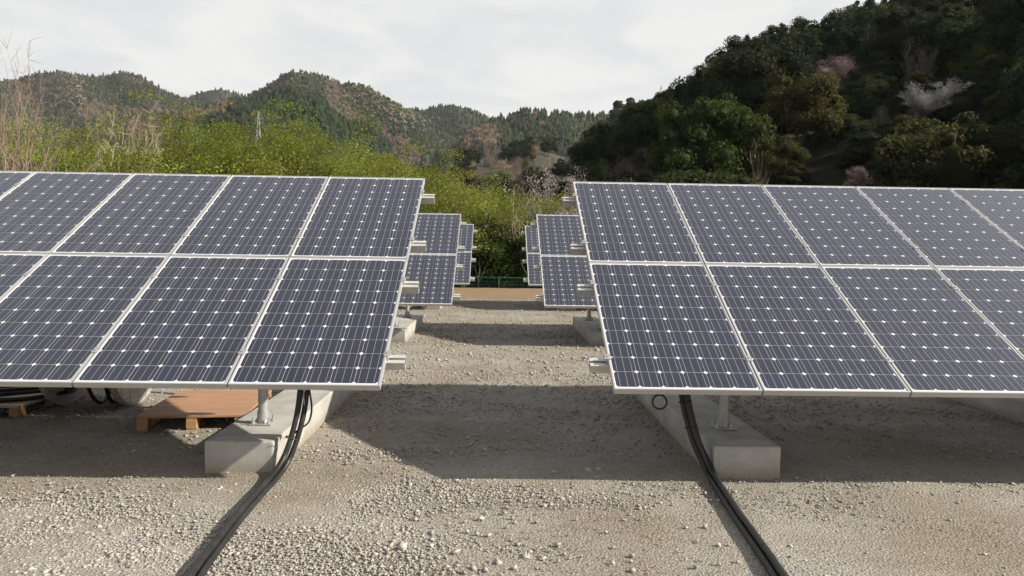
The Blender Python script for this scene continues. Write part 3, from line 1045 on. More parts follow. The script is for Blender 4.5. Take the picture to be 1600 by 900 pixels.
def conifer(seed, h=15.0, R=2.3, col=(0.034, 0.05, 0.024), bare=0.4, n=1500):
    rng = np.random.default_rng(seed)
    V, Fq, tips = [], [], []
    tb = Tubes()
    P = np.stack([np.cumsum(rng.normal(0, 0.04, 9)), np.cumsum(rng.normal(0, 0.04, 9)), np.linspace(-0.5, h, 9)], -1)
    tb.add(P, np.linspace(0.2, 0.03, 9), 7)
    C, Nn = [], []
    nb = 58
    for k in range(nb):
        t = bare + (1 - bare) * (k + rng.random()) / nb
        z = t * h
        rad = R * (1 - ((t - bare) / (1 - bare))) ** 0.75 * rng.uniform(0.55, 1.15) + 0.25
        if t < bare + 0.12:
            rad *= rng.uniform(0.3, 0.9)
        a = rng.uniform(0, 2 * np.pi)
        e = np.array([math.cos(a) * rad, math.sin(a) * rad, rad * rng.uniform(-0.1, 0.3)])
        p0 = np.array([0, 0, z])
        tb.add(np.array([p0, p0 + e * 0.55, p0 + e]), [0.035, 0.02, 0.008], 3)
        m_ = n // nb
        s = rng.uniform(0.2, 1.05, (m_, 1)) ** 0.8
        q = p0 + e * s + rng.normal(0, 0.20, (m_, 3)) * np.array([1, 1, 0.75])
        C.append(q)
        Nn.append(unit(rng.normal(0, 0.7, (m_, 3)) + np.array([0, 0, 0.7])))
    lv = leaves(np.concatenate(C), np.concatenate(Nn), 0.30, 0.13, rng, col, 0.3)
    v, f = tb.get()
    return join_leaf('crown', [lv]), bark_mesh(v, f, (0.075, 0.06, 0.05), rng)


def leafy(seed, h=9.0, col=(0.115, 0.165, 0.022), per=9, ln=0.085, spread=0.62, trunks=2, kids=(7, 6, 5), jit=0.26, flat_=0.75, barkc=(0.10, 0.085, 0.07), lean=(0, 0), levels=3, r0=0.13, cv=0.25, up=0.28):
    """open deciduous tree: real branches with sprays of small leaves along the outer twigs"""
    rng = np.random.default_rng(seed)
    V, Fq, tips = grow(rng, h, spread, levels=levels, trunks=trunks, kids=kids, flat_=flat_, r0=r0, lean=lean, up=up)
    n = len(tips) * per
    C = np.repeat(tips, per, 0) + rng.normal(0, jit, (n, 3)) * np.array([1.1, 1.1, 0.6])
    C = C[C[:, 2] > h * 0.12]
    nn = unit(rng.normal(0, 0.55, (len(C), 3)) + np.array([0.2, -0.25, 0.9]))
    tone = 0.85 + 0.3 * np.sin(C[:, :1] * 1.3 + C[:, 1:2] * 0.9 + C[:, 2:] * 1.1)
    v, f, c_ = leaves(C, nn, ln, ln * 0.6, rng, col, cv, 0.06)
    c_ = c_ * np.repeat(tone, 4, 0)
    return join_leaf('crown', [(v, f, c_)]), bark_mesh(V, Fq, barkc, rng)


def leafy_dome(seed, h=9.0, col=(0.2, 0.26, 0.03), lobes=150, per=205, ln=0.040, trunks=2, sig=(0.42, 0.42, 0.17), barkc=(0.10, 0.085, 0.07), spread=0.6, kids=(8, 5, 3), up=0.22, r0=0.13):
    """spreading young-leaved tree: flat leaf sprays carried on the ends of real branches"""
    rng = np.random.default_rng(seed)
    V, Fq, tips = grow(rng, h, spread, levels=2, trunks=trunks, kids=kids, flat_=0.65, r0=r0, up=up)
    tips = tips[tips[:, 2] > 0.22 * h]
    sel = tips[rng.integers(0, len(tips), lobes)]
    chunks = []
    for c0 in sel:
        k = int(per * rng.uniform(0.6, 1.3))
        P = rng.normal(0, 1, (k, 3))
        P = P / np.maximum(np.linalg.norm(P, axis=1, keepdims=True) / 1.7, 1.0) * np.array(sig) * rng.uniform(0.75, 1.3)
        P[:, 2] -= 0.22 * (P[:, 0] ** 2 + P[:, 1] ** 2)
        nn = unit(rng.normal(0, 0.42, (k, 3)) + np.array([0.25, -0.3, 0.85]))
        cc = np.array(col) * rng.uniform(0.66, 1.2) * (1 + rng.normal(0, 0.05, 3))
        chunks.append(leaves(P + c0, nn, ln, ln * 0.66, rng, cc, 0.12, 0.03))
    return join_leaf('crown', chunks), bark_mesh(V, Fq, barkc, rng)


def bare_tree(seed, h=8.0, col=(0.20, 0.15, 0.12), trunks=3, lean=(0, 0), kids=(7, 6, 5, 4), levels=3, spread=0.45, r0=0.09, up=0.5, twig=0, wig=0.13, start=0.2):
    """leafless tree: limbs and main branches as the trunk, fine twigs as the crown"""
    rng = np.random.default_rng(seed)
    V, Fq, tips = grow(rng, h, spread, levels=levels, trunks=trunks, kids=kids, r0=r0, lean=lean, up=up, wig=wig, start=start)
    tb = Tubes()
    n = len(tips) if not twig else twig
    ii = rng.integers(0, len(tips), n)
    for i in ii:
        d = unit(rng.normal(0, 0.5, 3) + np.array([lean[0] * .6, lean[1] * .6, 0.8]))
        p = tips[i]
        q = p + d * rng.uniform(0.3, 0.9)
        tb.add(np.array([p, (p + q) / 2 + rng.normal(0, 0.04, 3), q]), [0.011, 0.009, 0.006], 3)
    v, f = tb.get()
    cr = np_mesh('crown', v, [f], M['bark'], np.asarray(col)[None] * rng.uniform(0.8, 1.25, (len(v), 1)))
    return cr, bark_mesh(V, Fq, col, rng)


def plant(name, label, cat, meshes, loc, scale=1.0, rz=0.0, group=None, sz=None):
    root = thing(name, label, cat, loc, group, rz)
    root.scale = (scale, scale, sz if sz else scale)
    cr, tr = meshes
    obj('trunk', tr, root)
    obj('crown', cr, root)
    return root


def stand(px, d, top_py, meshes, dz=0.0):
    """ground point at depth d under photo column px, and the scale that brings the tree to top_py"""
    h_model = 0.0
    for me in meshes:
        co = np.empty(len(me.vertices) * 3, np.float32)
        me.vertices.foreach_get('co', co)
        h_model = max(h_model, float(np.percentile(co[2::3], 99.7)))
    P = at(px, 396, d)
    z = float(H(P[0], P[1])) + dz
    top = at(px, top_py, d)[2]
    return (P[0], P[1], z), (top - z) / h_model


# ------------------------------------------------------------------ far hills and their forest
def far_tree_kit(seed):
    rng = np.random.default_rng(seed)
    kit = {}
    cons = []
    for q in range(4):                                           # ragged three tier conifer, height 1
        V, Fc = [], []
        for (z0, z1, r) in ((0.08, 0.62, 0.25), (0.34, 0.84, 0.21), (0.56, 0.94, 0.17)):
            k = len(V)
            m_ = 7
            for j in range(m_):
                a = 2 * math.pi * j / m_ + rng.uniform(-.3, .3)
                rr = r * rng.uniform(0.6, 1.25)
                V.append((rr * math.cos(a), rr * math.sin(a), z0 + rng.uniform(-.06, .05)))
            V.append((rng.normal(0, .012), rng.normal(0, .012), z1))
            for j in range(m_):
                Fc.append((k + j, k + (j + 1) % m_, k + m_))
        cons.append((np.array(V), np.array(Fc)))
    kit['con'] = cons
    br = []
    for q in range(4):                                           # leafy lump: lobes with ragged faces
        V, Fc, o = [], [], 0
        for l in range(5):
            c_ = np.array([rng.normal(0, 0.17), rng.normal(0, 0.17), rng.uniform(0.38, 0.78)])
            v = ICO_V * (1 + rng.uniform(-.35, .35, (12, 1))) * np.array([0.24, 0.24, 0.2]) * rng.uniform(0.8, 1.25) + c_
            V.append(v); Fc.append(ICO_F + o); o += 12
        br.append((np.concatenate(V), np.concatenate(Fc)))
    kit['broad'] = br
    ba = []
    for q in range(4):                                           # bare tree: fan of thin upright blades
        V, Fc, o = [], [], 0
        for l in range(26):
            a = rng.uniform(0, 2 * math.pi)
            t = np.array([math.cos(a), math.sin(a), 0]) * rng.uniform(0.05, 0.34)
            z1 = rng.uniform(0.5, 1.0)
            sd = np.array([-math.sin(a), math.cos(a), 0]) * 0.034
            V += [t * 0.25 + [0, 0, 0.1], t + sd * 1.6 + [0, 0, z1 * 0.75], t * 1.1 - sd * 1.6 + [0, 0, z1]]
            Fc.append((o, o + 1, o + 2)); o += 3
        ba.append((np.array(V), np.array(Fc)))
    kit['bare'] = ba
    return kit


KIT = far_tree_kit(3)
PAL = {'darkb': (0.034, 0.046, 0.024), 'con': (0.044, 0.056, 0.028), 'dark': (0.026, 0.042, 0.022), 'broad': (0.062, 0.075, 0.035), 'bare': (0.235, 0.175, 0.13), 'pink': (0.24, 0.20, 0.17), 'tan': (0.23, 0.185, 0.10), 'olive': (0.12, 0.12, 0.05)}


class Hill:
    def __init__(s, ridge, D0, D1, z0, e=1.0, th=12.0):
        s.rx = np.array([a for a, _ in ridge], float)
        s.ry = np.array([b_ for _, b_ in ridge], float)
        s.D0, s.D1, s.z0, s.e, s.th = D0, D1, z0, e, th

    def pt(s, px, v):
        px = np.asarray(px, float)
        v = np.asarray(v, float)
        py = np.interp(px, s.rx, s.ry)
        zr = CAM[2] + (396.25 + (px - 800) * 0.01503 - py) * s.D1 / FPX - s.th * 0.75
        vv = np.clip(v, 0, 1)
        z = s.z0 + (zr - s.z0) * vv ** s.e
        z = np.where(v > 1, zr - (v - 1) * (s.D1 - s.D0) * 0.5, z)
        d = s.D0 + (s.D1 - s.D0) * v
        wobble = 1 + 0.02 * np.sin(px * 0.05 + v * 7)
        x = d * wobble * (_f[0] + _r[0] * (px - 800) / FPX)
        y = d * wobble * (_f[1] + _r[1] * (px - 800) / FPX)
        return np.stack([x, y, z + 0 * px], -1)

    def build(s, label, x0, x1):
        us = np.linspace(x0, x1, 90)
        vs = np.concatenate([np.linspace(0, 1, 24), [1.15, 1.5]])
        U, Vv = np.meshgrid(us, vs)
        P = s.pt(U, Vv)
        k = np.arange(U.size).reshape(U.shape)
        Fq = np.stack([k[:-1, :-1], k[:-1, 1:], k[1:, 1:], k[1:, :-1]], -1).reshape(-1, 4)
        o = obj('hill', np_mesh('hill', P.reshape(-1, 3), [Fq], M['hill'], smooth=True))
        tag(o, label, kind='structure')
        return o

    def forest(s, label, n, x0, x1, v0, patches, base, rng, th, vpow=0.8):
        px = rng.uniform(x0, x1, n)
        v = v0 + (1.0 - v0) * rng.random(n) ** vpow
        P = s.pt(px, v)
        qx, qy = to_px(P + np.array([0, 0, th * 0.5]))
        kind = np.array([base[k][0] for k in rng.choice(len(base), n, p=[b_[1] for b_ in base])], dtype=object)
        for (cx, cy, rx, ry, kd, pr) in patches:
            ins = (((qx - cx) / rx) ** 2 + ((qy - cy) / ry) ** 2 + rng.normal(0, 0.15, n) < 1) & (rng.random(n) < pr)
            kind[ins] = kd
        Vs, Fs_, Cs_, o = [], [], [], 0
        for i in range(n):
            kd = kind[i]
            shp = {'con': 'con', 'dark': 'con', 'darkb': 'broad', 'broad': 'broad', 'bare': 'bare', 'pink': 'broad', 'tan': 'bare', 'olive': 'broad'}[kd]
            bv, bf = KIT[shp][rng.integers(4)]
            h = th * rng.uniform(0.75, 1.2) * (0.8 if shp != 'con' else 1.0)
            a = rng.uniform(0, 6.28)
            ca, sa = math.cos(a), math.sin(a)
            wd = h * rng.uniform(0.9, 1.3)
            v3 = np.stack([(bv[:, 0] * ca - bv[:, 1] * sa) * wd, (bv[:, 0] * sa + bv[:, 1] * ca) * wd, bv[:, 2] * h], -1) + P[i]
            c_ = np.array(PAL[kd]) * rng.uniform(0.7, 1.3) * (1 + rng.normal(0, 0.06, 3))
            Vs.append(v3); Fs_.append(bf + o); Cs_.append(np.tile(np.clip(c_, 0.005, 0.7), (len(bv), 1))); o += len(bv)
        ob = obj('forest', np_mesh('forest', np.concatenate(Vs), [np.concatenate(Fs_)], M['leaf'], np.concatenate(Cs_)))
        tag(ob, label, 'forest', kind='stuff')


rf = np.random.default_rng(21)
hA = Hill([(-300, 150), (-60, 124), (0, 121), (90, 117), (130, 113), (190, 117), (240, 128), (275, 142), (300, 156), (350, 175), (420, 200)], 500, 1150, 0, 1.0, 7)
hA.build('long dark wooded ridge at the far left skyline', -300, 420)
hA.forest('dark conifer woods covering the far left ridge', 6500, -180, 400, 0.25,
          [(60, 145, 60, 30, 'bare', 0.35), (120, 150, 14, 30, 'pink', 0.35), (110, 120, 25, 8, 'bare', 0.5), (150, 172, 40, 14, 'bare', 0.9), (235, 180, 60, 12, 'bare', 0.8)],
          [('con', 0.75), ('broad', 0.12), ('bare', 0.13)], rf, 6.5)
hA2 = Hill([(250, 160), (300, 150), (350, 143), (390, 146), (430, 160), (500, 190)], 900, 1500, 20, 1.0, 7)
hA2.build('low distant ridge between the left ridge and the central peak', 250, 500)
hA2.forest('woods on the low distant ridge', 1500, 255, 480, 0.5, [], [('con', 0.8), ('broad', 0.2)], rf, 7)
hB = Hill([(300, 205), (360, 165), (390, 143), (430, 125), (455, 117), (510, 116), (560, 135), (600, 155), (640, 168), (690, 205), (740, 250)], 480, 1050, 0, 1.0, 7)
hB.build('rounded central peak with mixed woods and a bare brown strip', 300, 740)
hB.forest('mixed woods on the central peak', 5000, 310, 735, 0.2,
          [(580, 165, 70, 36, 'olive', 0.55), (600, 175, 80, 40, 'pink', 0.16), (445, 133, 30, 9, 'tan', 0.7), (520, 140, 12, 26, 'bare', 0.85), (470, 132, 14, 14, 'olive', 0.6),
           (540, 185, 24, 16, 'bare', 0.95), (580, 205, 26, 18, 'bare', 0.95), (610, 225, 26, 18, 'bare', 0.95), (635, 240, 22, 16, 'bare', 0.95), (600, 190, 20, 12, 'dark', 0.5),
           (640, 183, 36, 10, 'pink', 0.4), (655, 200, 50, 14, 'dark', 0.5)],
          [('con', 0.6), ('broad', 0.28), ('bare', 0.12)], rf, 7)
hB2 = Hill([(560, 200), (620, 170), (640, 166), (700, 167), (750, 176), (800, 195), (860, 230)], 700, 1300, 10, 1.0, 7)
hB2.build('distant even ridge right of the central peak', 560, 860)
hB2.forest('conifer woods on the distant even ridge', 2400, 570, 850, 0.4, [(650, 187, 40, 9, 'pink', 0.4)], [('con', 0.9), ('broad', 0.1)], rf, 7)
hC = Hill([(620, 300), (700, 235), (740, 196), (770, 176), (820, 173), (850, 177), (880, 172), (930, 176), (970, 185), (1050, 210), (1150, 250)], 380, 850, 0, 1.0, 10)
hC.build('wooded ridge closing the valley in the middle', 620, 1150)
hC.forest('conifer woods on the valley ridge with a bare brown patch', 3600, 640, 1100, 0.1,
          [(745, 215, 40, 22, 'bare', 0.9), (720, 235, 26, 12, 'bare', 0.85), (733, 200, 9, 5, 'pink', 0.8)], [('con', 0.65), ('dark', 0.15), ('broad', 0.1), ('bare', 0.1)], rf, 9.5)
hD = Hill([(100, 240), (200, 185), (260, 172), (330, 172), (370, 152), (430, 144), (500, 148), (520, 168), (545, 186), (580, 198), (615, 240), (640, 290)], 220, 560, -5, 1.0, 9)
hD.build('nearer dark conifer hill in front of the central peak', 60, 640)
hD.forest('dark conifers packed on the nearer hill in front of the central peak', 3400, 80, 630, 0.12,
          [(290, 172, 60, 14, 'bare', 0.75), (345, 166, 26, 9, 'tan', 0.8), (200, 200, 60, 22, 'bare', 0.8), (120, 215, 60, 25, 'bare', 0.6)], [('con', 0.6), ('dark', 0.4)], rf, 9)
hF = Hill([(820, 300), (880, 235), (930, 190), (960, 162), (990, 149), (1030, 144), (1060, 143), (1100, 135), (1200, 150), (1300, 200)], 150, 400, -6, 1.35, 11)
hF.build('wooded shoulder falling into the valley behind the right hillside', 820, 1300)
hF.forest('mixed woods on the shoulder behind the right hillside', 900, 840, 1200, 0.25,
          [(1018, 153, 14, 5, 'pink', 0.7), (905, 205, 18, 6, 'pink', 0.9), (935, 205, 8, 8, 'olive', 0.9)], [('con', 0.1), ('darkb', 0.5), ('broad', 0.4)], rf, 9)
hE = Hill([(560, 300), (640, 262), (700, 235), (760, 222), (820, 215), (880, 222), (940, 232), (1000, 240), (1060, 250)], 60, 330, -7, 1.6, 9)
hE.build('valley slope with mixed spring woods behind the fence trees', 560, 1060)
# ------------------------------------------------------------------ right hillside: individual trees
EV = [evergreen(100 + k, col=a_, tipcol=b_, h=h_) for k, (a_, b_, h_) in enumerate([((0.016, 0.024, 0.009), (0.045, 0.05, 0.016), 11.0), ((0.020, 0.030, 0.010), (0.056, 0.066, 0.020), 12.0),
                                                                               ((0.014, 0.022, 0.010), (0.038, 0.045, 0.018), 10.0), ((0.024, 0.030, 0.010), (0.070, 0.074, 0.022), 11.0),
                                                                               ((0.018, 0.027, 0.009), (0.05, 0.062, 0.017), 13.0), ((0.015, 0.021, 0.009), (0.04, 0.042, 0.016), 11.5)])]
EVY = evergreen(130, col=(0.035, 0.037, 0.012), tipcol=(0.095, 0.086, 0.022))
EVG = evergreen(131, col=(0.028, 0.044, 0.011), tipcol=(0.062, 0.078, 0.016), lobes=64, per=180, ln=0.14)
CO = [conifer(200 + k) for k in range(4)]
BLP = leafy(300, 8, col=(0.68, 0.50, 0.46), per=11, ln=0.12, jit=0.3, barkc=(0.08, 0.06, 0.05))
BLW = leafy(301, 7, col=(0.70, 0.62, 0.60), per=8, ln=0.11, jit=0.22, flat_=0.35, barkc=(0.09, 0.075, 0.07))
BLG = leafy(302, 7, col=(0.46, 0.385, 0.375), per=8, ln=0.075, jit=0.22, barkc=(0.09, 0.075, 0.07), trunks=3)
BAR = [bare_tree(320 + k, 9, (0.15, 0.118, 0.092)) for k in range(3)]
rt = np.random.default_rng(5)
PALE = bare_tree(340, 8, (0.36, 0.30, 0.22), trunks=3, levels=2, kids=(5, 4), r0=0.08, twig=120)
GRN = leafy(350, 8, col=(0.11, 0.16, 0.02), per=12, ln=0.08)
SPOT = [  # name, label, cat, meshes, px, depth, top_py, half width of the crown in px
    ('cherry_tree', 'pink blossoming cherry tree high on the dark right hillside below the conifers', 'cherry tree', BLP, 1302, 92, 92, 40),
    ('cherry_tree', 'pale cherry tree in thin flat tiers of blossom midway up the right hillside', 'cherry tree', BLW, 1452, 78, 128, 42),
    ('cherry_tree', 'small white blossoming tree at the left foot of the right hillside', 'cherry tree', BLW, 1010, 52, 232, 20),
    ('cherry_tree', 'pale pink cherry tree in blossom above the gap beside the right array corner', 'cherry tree', BLG, 856, 48, 270, 26),
    ('cherry_tree', 'dim pinkish tree just above the top edge of the right array', 'cherry tree', BLP, 1338, 50, 262, 24),
    ('evergreen_tree', 'large olive yellow domed tree on the right hillside below the pink cherry', 'evergreen tree', EVY, 1240, 76, 112, 72),
    ('evergreen_tree', 'broad bright green tree standing at the foot of the right hillside', 'evergreen tree', EVG, 1100, 52, 152, 95),
    ('evergreen_tree', 'dark rounded tree left of the broad bright green tree', 'evergreen tree', EV[1], 1010, 62, 158, 60),
    ('evergreen_tree', 'small olive tree between the broad bright green tree and the bare pale stems', 'evergreen tree', EVY, 1208, 54, 214, 48),
    ('bare_tree', 'pale bare tree with forked white stems above the right array', 'bare tree', PALE, 1183, 42, 212, 30),
    ('bare_tree', 'brownish bare tree on the right hillside under the dark conifers', 'bare tree', BAR[0], 1425, 88, 72, 30),
    ('bare_tree', 'greyish bare tree left of the broad bright green tree', 'bare tree', BAR[1], 1068, 66, 132, 26),
    ('bare_tree', 'reddish brown bare tree at the far left foot of the right hillside', 'bare tree', BAR[2], 968, 50, 232, 34),
    ('bare_tree', 'grey bare tree low on the right hillside below the pale tiered cherry', 'bare tree', BAR[1], 1375, 72, 165, 34),
    ('leafy_tree', 'bright green shrubby tree behind the top left corner of the right array', 'leafy tree', GRN, 915, 48, 254, 30),
    ('leafy_tree', 'yellow green leafy tree near the crest of the right hillside', 'leafy tree', GRN, 1492, 90, 62, 40),
]


def half_width(meshes):
    w_ = 0.0
    for me in meshes:
        co = np.empty(len(me.vertices) * 3, np.float32)
        me.vertices.foreach_get('co', co)
        w_ = max(w_, float(np.percentile(np.hypot(co[0::3], co[1::3]), 96)))
    return w_


SPOTS = []
for nm_, lb_, ct_, ms, px, d, tp, hw in SPOT:
    # stand it where the slope lies so that its height suits the width of its crown
    best = None
    for dd in np.arange(42, 112, 1.0):
        loc, sc = stand(px, dd, tp, ms)
        wsc = hw * dd / FPX / half_width(ms)
        e = abs(math.log(max(sc, 1e-3) / (1.12 * wsc))) + 0.004 * abs(dd - d)
        if best is None or e < best[0]:
            best = (e, dd, loc, sc, wsc)
    e, dd, loc, sc, wsc = best
    wsc = max(wsc, 0.42 * sc)
    plant(nm_, lb_, ct_, ms, loc, wsc, rt.uniform(0, 6.28), None, sc)
    SPOTS.append((px, dd, tp, hw) + ((1.1, 1.5) if nm_ == 'cherry_tree' or ms is PALE else (0.6, 0.9) if nm_ == 'evergreen_tree' else (0.8, 0.8)))

pts = []
for s_ in np.arange(2, 128, 6.6):
    for q in np.arange(-70, 120, 7.0):
        s2, q2 = s_ + rt.uniform(-2.4, 2.4), q + rt.uniform(-2.6, 2.6)
        x = 0.55 * (s2 + 44) + 0.835 * q2
        y = 0.835 * (s2 + 44) - 0.55 * q2
        if y < 40:
            continue
        px, py = to_px((x, y, float(H(x, y)) + 6))
        if not (930 < px < 1790):
            continue
        side = float(smooth(0.0, 19.0, x - 0.06 * y))
        if side < 0.08 or y > 190:
            continue
        pts.append((x, y, s2, px))
cnt = 0
for (x, y, s2, px) in pts:
    z = float(H(x, y)) - 0.3
    con = s2 > 82 and px > 1130 and rt.random() < 0.85
    hm, sc = (15.0, rt.uniform(0.75, 1.0)) if con else (10.2, rt.uniform(0.75, 1.1))
    ez = sc * (1.0 if con else rt.uniform(0.9, 1.15))
    R = 1.0 if con else 4.2 * sc
    # nothing may stand above the skyline of the real hill
    ok = False
    for _ in range(7):
        top = [to_px((x + dx * R, y, z + hm * ez * hz))[1] - np.interp(to_px((x + dx * R, y, z + hm * ez * hz))[0], SX, SY) for dx, hz in ((0, 1.0), (-0.75, 0.8), (-1.05, 0.45), (0.6, 0.85))]
        if min(top) > -4:
            ok = True
            break
        sc *= 0.92; ez *= 0.92; R *= 0.92
    if not ok:
        continue
    tpx, tpy = to_px((x, y, z + hm * ez))
    if any(y < sy and abs(tpx - sx_) < hw_ * cw + R * (cw - 0.4) * FPX / y and tpy < tp_ + ch * hw_ for sx_, sy, tp_, hw_, cw, ch in SPOTS):
        continue
    if con:
        plant('conifer_tree', 'tall dark conifer on the crest of the right hillside', 'conifer tree', CO[rt.integers(len(CO))], (x, y, z), sc, rt.uniform(0, 6.28),
              'conifers along the crest of the right hillside', ez)
    else:
        zone = 'on the upper slope of the right hillside' if s2 > 70 else 'halfway up the right hillside' if s2 > 35 else 'at the foot of the right hillside'
        plant('evergreen_tree', 'dark domed evergreen tree packed among others ' + zone, 'evergreen tree', EV[rt.integers(len(EV))], (x, y, z), sc, rt.uniform(0, 6.28),
              'evergreen trees packed ' + zone, ez)
    cnt += 1

# low evergreen scrub closing the ground between the hillside trees
for s_ in np.arange(4, 100, 4.6):
    for q in np.arange(-60, 100, 5.2):
        s2, q2 = s_ + rt.uniform(-2, 2), q + rt.uniform(-2.4, 2.4)
        x, y = 0.55 * (s2 + 44) + 0.835 * q2, 0.835 * (s2 + 44) - 0.55 * q2
        if y < 42 or y > 150:
            continue
        px, py = to_px((x, y, float(H(x, y))))
        if not (1000 < px < 1680) or py < np.interp(px, SX, SY) + 25 or py > 330 or x - 0.06 * y < 5:
            continue
        hit_spot = any(y < sy and abs(px - sx_) < hw_ and py - 3.0 * FPX / y < tp_ + 1.2 * hw_ for sx_, sy, tp_, hw_, cw, ch in SPOTS)
        if any(y < sy and abs(px - sx_) < hw_ * 0.8 and py - 4.5 * FPX / y < tp_ + 0.8 * hw_ for sx_, sy, tp_, hw_, cw, ch in SPOTS):
            k = rt.uniform(0.15, 0.21)
        else:
            k = rt.uniform(0.24, 0.34) if hit_spot else rt.uniform(0.32, 0.46)
        plant('evergreen_shrub', 'low dark evergreen shrub between the trees of the right hillside', 'shrub', EV[rt.integers(6)], (x, y, float(H(x, y)) - 0.25), k * (1.25 if k > 0.22 else 1.9), rt.uniform(0, 6.28),
              'evergreen shrubs between the hillside trees', k)

# the ragged conifers that make the skyline
for px in np.arange(1142, 1400, 9.5):
    px = px + rt.uniform(-4, 4)
    k = rt.integers(len(CO))
    loc, sc = stand(px, rt.uniform(92, 128), float(np.interp(px, SX, SY)) + rt.uniform(-16, 8), CO[k])
    sc = float(np.clip(sc, 0.4, 1.1))
    plant('conifer_tree', 'tall dark conifer on the crest of the right hillside', 'conifer tree', CO[k], loc, sc * 0.95, rt.uniform(0, 6.28), 'conifers along the crest of the right hillside', sc)

# valley slope: spring trees one by one
OLV = leafy(360, 8, col=(0.10, 0.105, 0.035), per=8, ln=0.12, jit=0.35)
TAN = bare_tree(361, 9, (0.24, 0.19, 0.11), trunks=3, levels=3, kids=(7, 5, 4))
for q in range(210):
    px, v = rt.uniform(610, 1020), 0.04 + 0.94 * rt.random()
    P = hE.pt(px, v)
    qx, qy = to_px(P + np.array([0, 0, 4.0]))
    u = rt.random()
    vz = 'behind the second row left array' if px < 725 else 'seen above the gap between the arrays' if px < 860 else 'beside the right hillside'
    br = max(math.exp(-((qx - 820) / 60) ** 2 - ((qy - 262) / 26) ** 2), math.exp(-((qx - 960) / 40) ** 2 - ((qy - 255) / 20) ** 2))
    if u < 0.75 * br + 0.15:
        ms, nm_, lb_, gp = BAR[rt.integers(3)], 'bare_tree', 'brown bare tree on the valley slope behind the fence trees', 'bare trees on the valley slope'
    elif u < 0.75 * br + 0.25:
        ms, nm_, lb_, gp = (OLV if rt.random() < .6 else TAN), 'spring_tree', 'olive tan tree coming into leaf on the valley slope', 'olive trees on the valley slope'
    elif u > 0.96:
        ms, nm_, lb_, gp = BLP, 'cherry_tree', 'small pale pink cherry tree on the valley slope', 'cherry trees on the valley slope'
    else:
        ms, nm_, lb_, gp = EV[rt.integers(6)], 'evergreen_tree', 'dark rounded evergreen tree on the valley slope ' + vz, 'evergreen trees on the valley slope ' + vz
    plant(nm_, lb_, nm_.replace('_', ' '), ms, (P[0], P[1], P[2] - 0.3), rt.uniform(0.6, 0.9), rt.uniform(0, 6.28), gp)

for q in range(120):
    px, v = rt.uniform(740, 985), 0.10 + 0.85 * rt.random()
    P = hE.pt(px, v)
    u = rt.random()
    ms, nm_, lb_, gp = ((BAR[rt.integers(3)], 'bare_tree', 'brown bare tree on the valley slope behind the fence trees', 'bare trees on the valley slope') if u < 0.55 else
                        (TAN, 'spring_tree', 'olive tan tree coming into leaf on the valley slope', 'olive trees on the valley slope') if u < 0.66 else
                        (BLG, 'cherry_tree', 'small pale pink cherry tree on the valley slope', 'cherry trees on the valley slope') if u < 0.70 else
                        (EV[rt.integers(6)], 'evergreen_shrub', 'dark evergreen shrub low on the valley slope', 'evergreen shrubs low on the valley slope'))
    k = rt.uniform(0.3, 0.5) if nm_ == 'evergreen_shrub' else rt.uniform(0.55, 0.85)
    plant(nm_, lb_, nm_.split('_')[-1] if nm_ == 'evergreen_shrub' else nm_.replace('_', ' '), ms, (P[0], P[1], P[2] - 0.3), k, rt.uniform(0, 6.28), gp)

# ------------------------------------------------------------------ trees beyond the fence, left and centre
LG = [leafy_dome(400 + k, 9.0, col=c_) for k, c_ in enumerate([(0.21, 0.255, 0.034), (0.175, 0.228, 0.034), (0.235, 0.262, 0.046)])]
SHR = [leafy_dome(420 + k, 5.0, col=c_, lobes=95, per=130, ln=0.042, trunks=4, kids=(6, 4, 3), r0=0.07) for k, c_ in enumerate([(0.19, 0.235, 0.034), (0.21, 0.23, 0.046)])]
DK = leafy(430, 5.0, col=(0.045, 0.07, 0.016), per=26, ln=0.065, trunks=4, jit=0.3)
GL = 'leafy green trees beyond the fence'
ORD = ['first', 'second', 'third', 'fourth', 'fifth', 'sixth', 'seventh', 'eighth', 'ninth', 'tenth', 'eleventh', 'twelfth', 'thirteenth', 'fourteenth', 'fifteenth']
lt = [(-50, 37, 222, 0, 1), (30, 38, 215, 1, 1), (95, 36, 186, 3, 1), (150, 39, 205, 1, 1), (240, 36, 222, 0, .9), (290, 37, 198, 1, .9), (338, 36, 170, 2, 1), (395, 37, 184, 0, 1),
      (450, 35, 193, 2, .9), (505, 36, 199, 2, .9), (552, 36, 219, 1, .9), (600, 38, 240, 2, .9), (650, 37, 256, 0, .8), (700, 38, 262, 2, .8), (752, 40, 272, 3, .8)]
for q, (px, d, tp, k, ws) in enumerate(lt):
    loc, sc = stand(px, d, tp - 15, LG[k % 3])
    wsc = float(np.clip(sc * 1.1, 0.95, 1.45)) * ws
    plant('leafy_tree', 'fresh yellow green leafy tree beyond the fence, %s from the left of that row' % ORD[q], 'leafy tree', LG[k % 3], loc, wsc, rt.uniform(0, 6.28), GL, sc)
for px, d, tp, k in [(70, 42, 206, 1), (130, 43, 200, 0), (190, 42, 216, 2), (262, 43, 212, 1), (312, 42, 188, 0), (365, 43, 182, 1), (420, 42, 190, 0), (478, 42, 198, 1), (528, 43, 210, 0), (576, 43, 232, 1),
                     (626, 43, 250, 0), (676, 44, 262, 1), (726, 45, 274, 2)]:
    loc, sc = stand(px, d, tp - 12, LG[k])
    plant('leafy_tree', 'green leafy tree filling the second rank behind the row beyond the fence', 'leafy tree', LG[k], loc, float(np.clip(sc * 1.1, 0.95, 1.45)), rt.uniform(0, 6.28), 'second rank of green trees', sc)
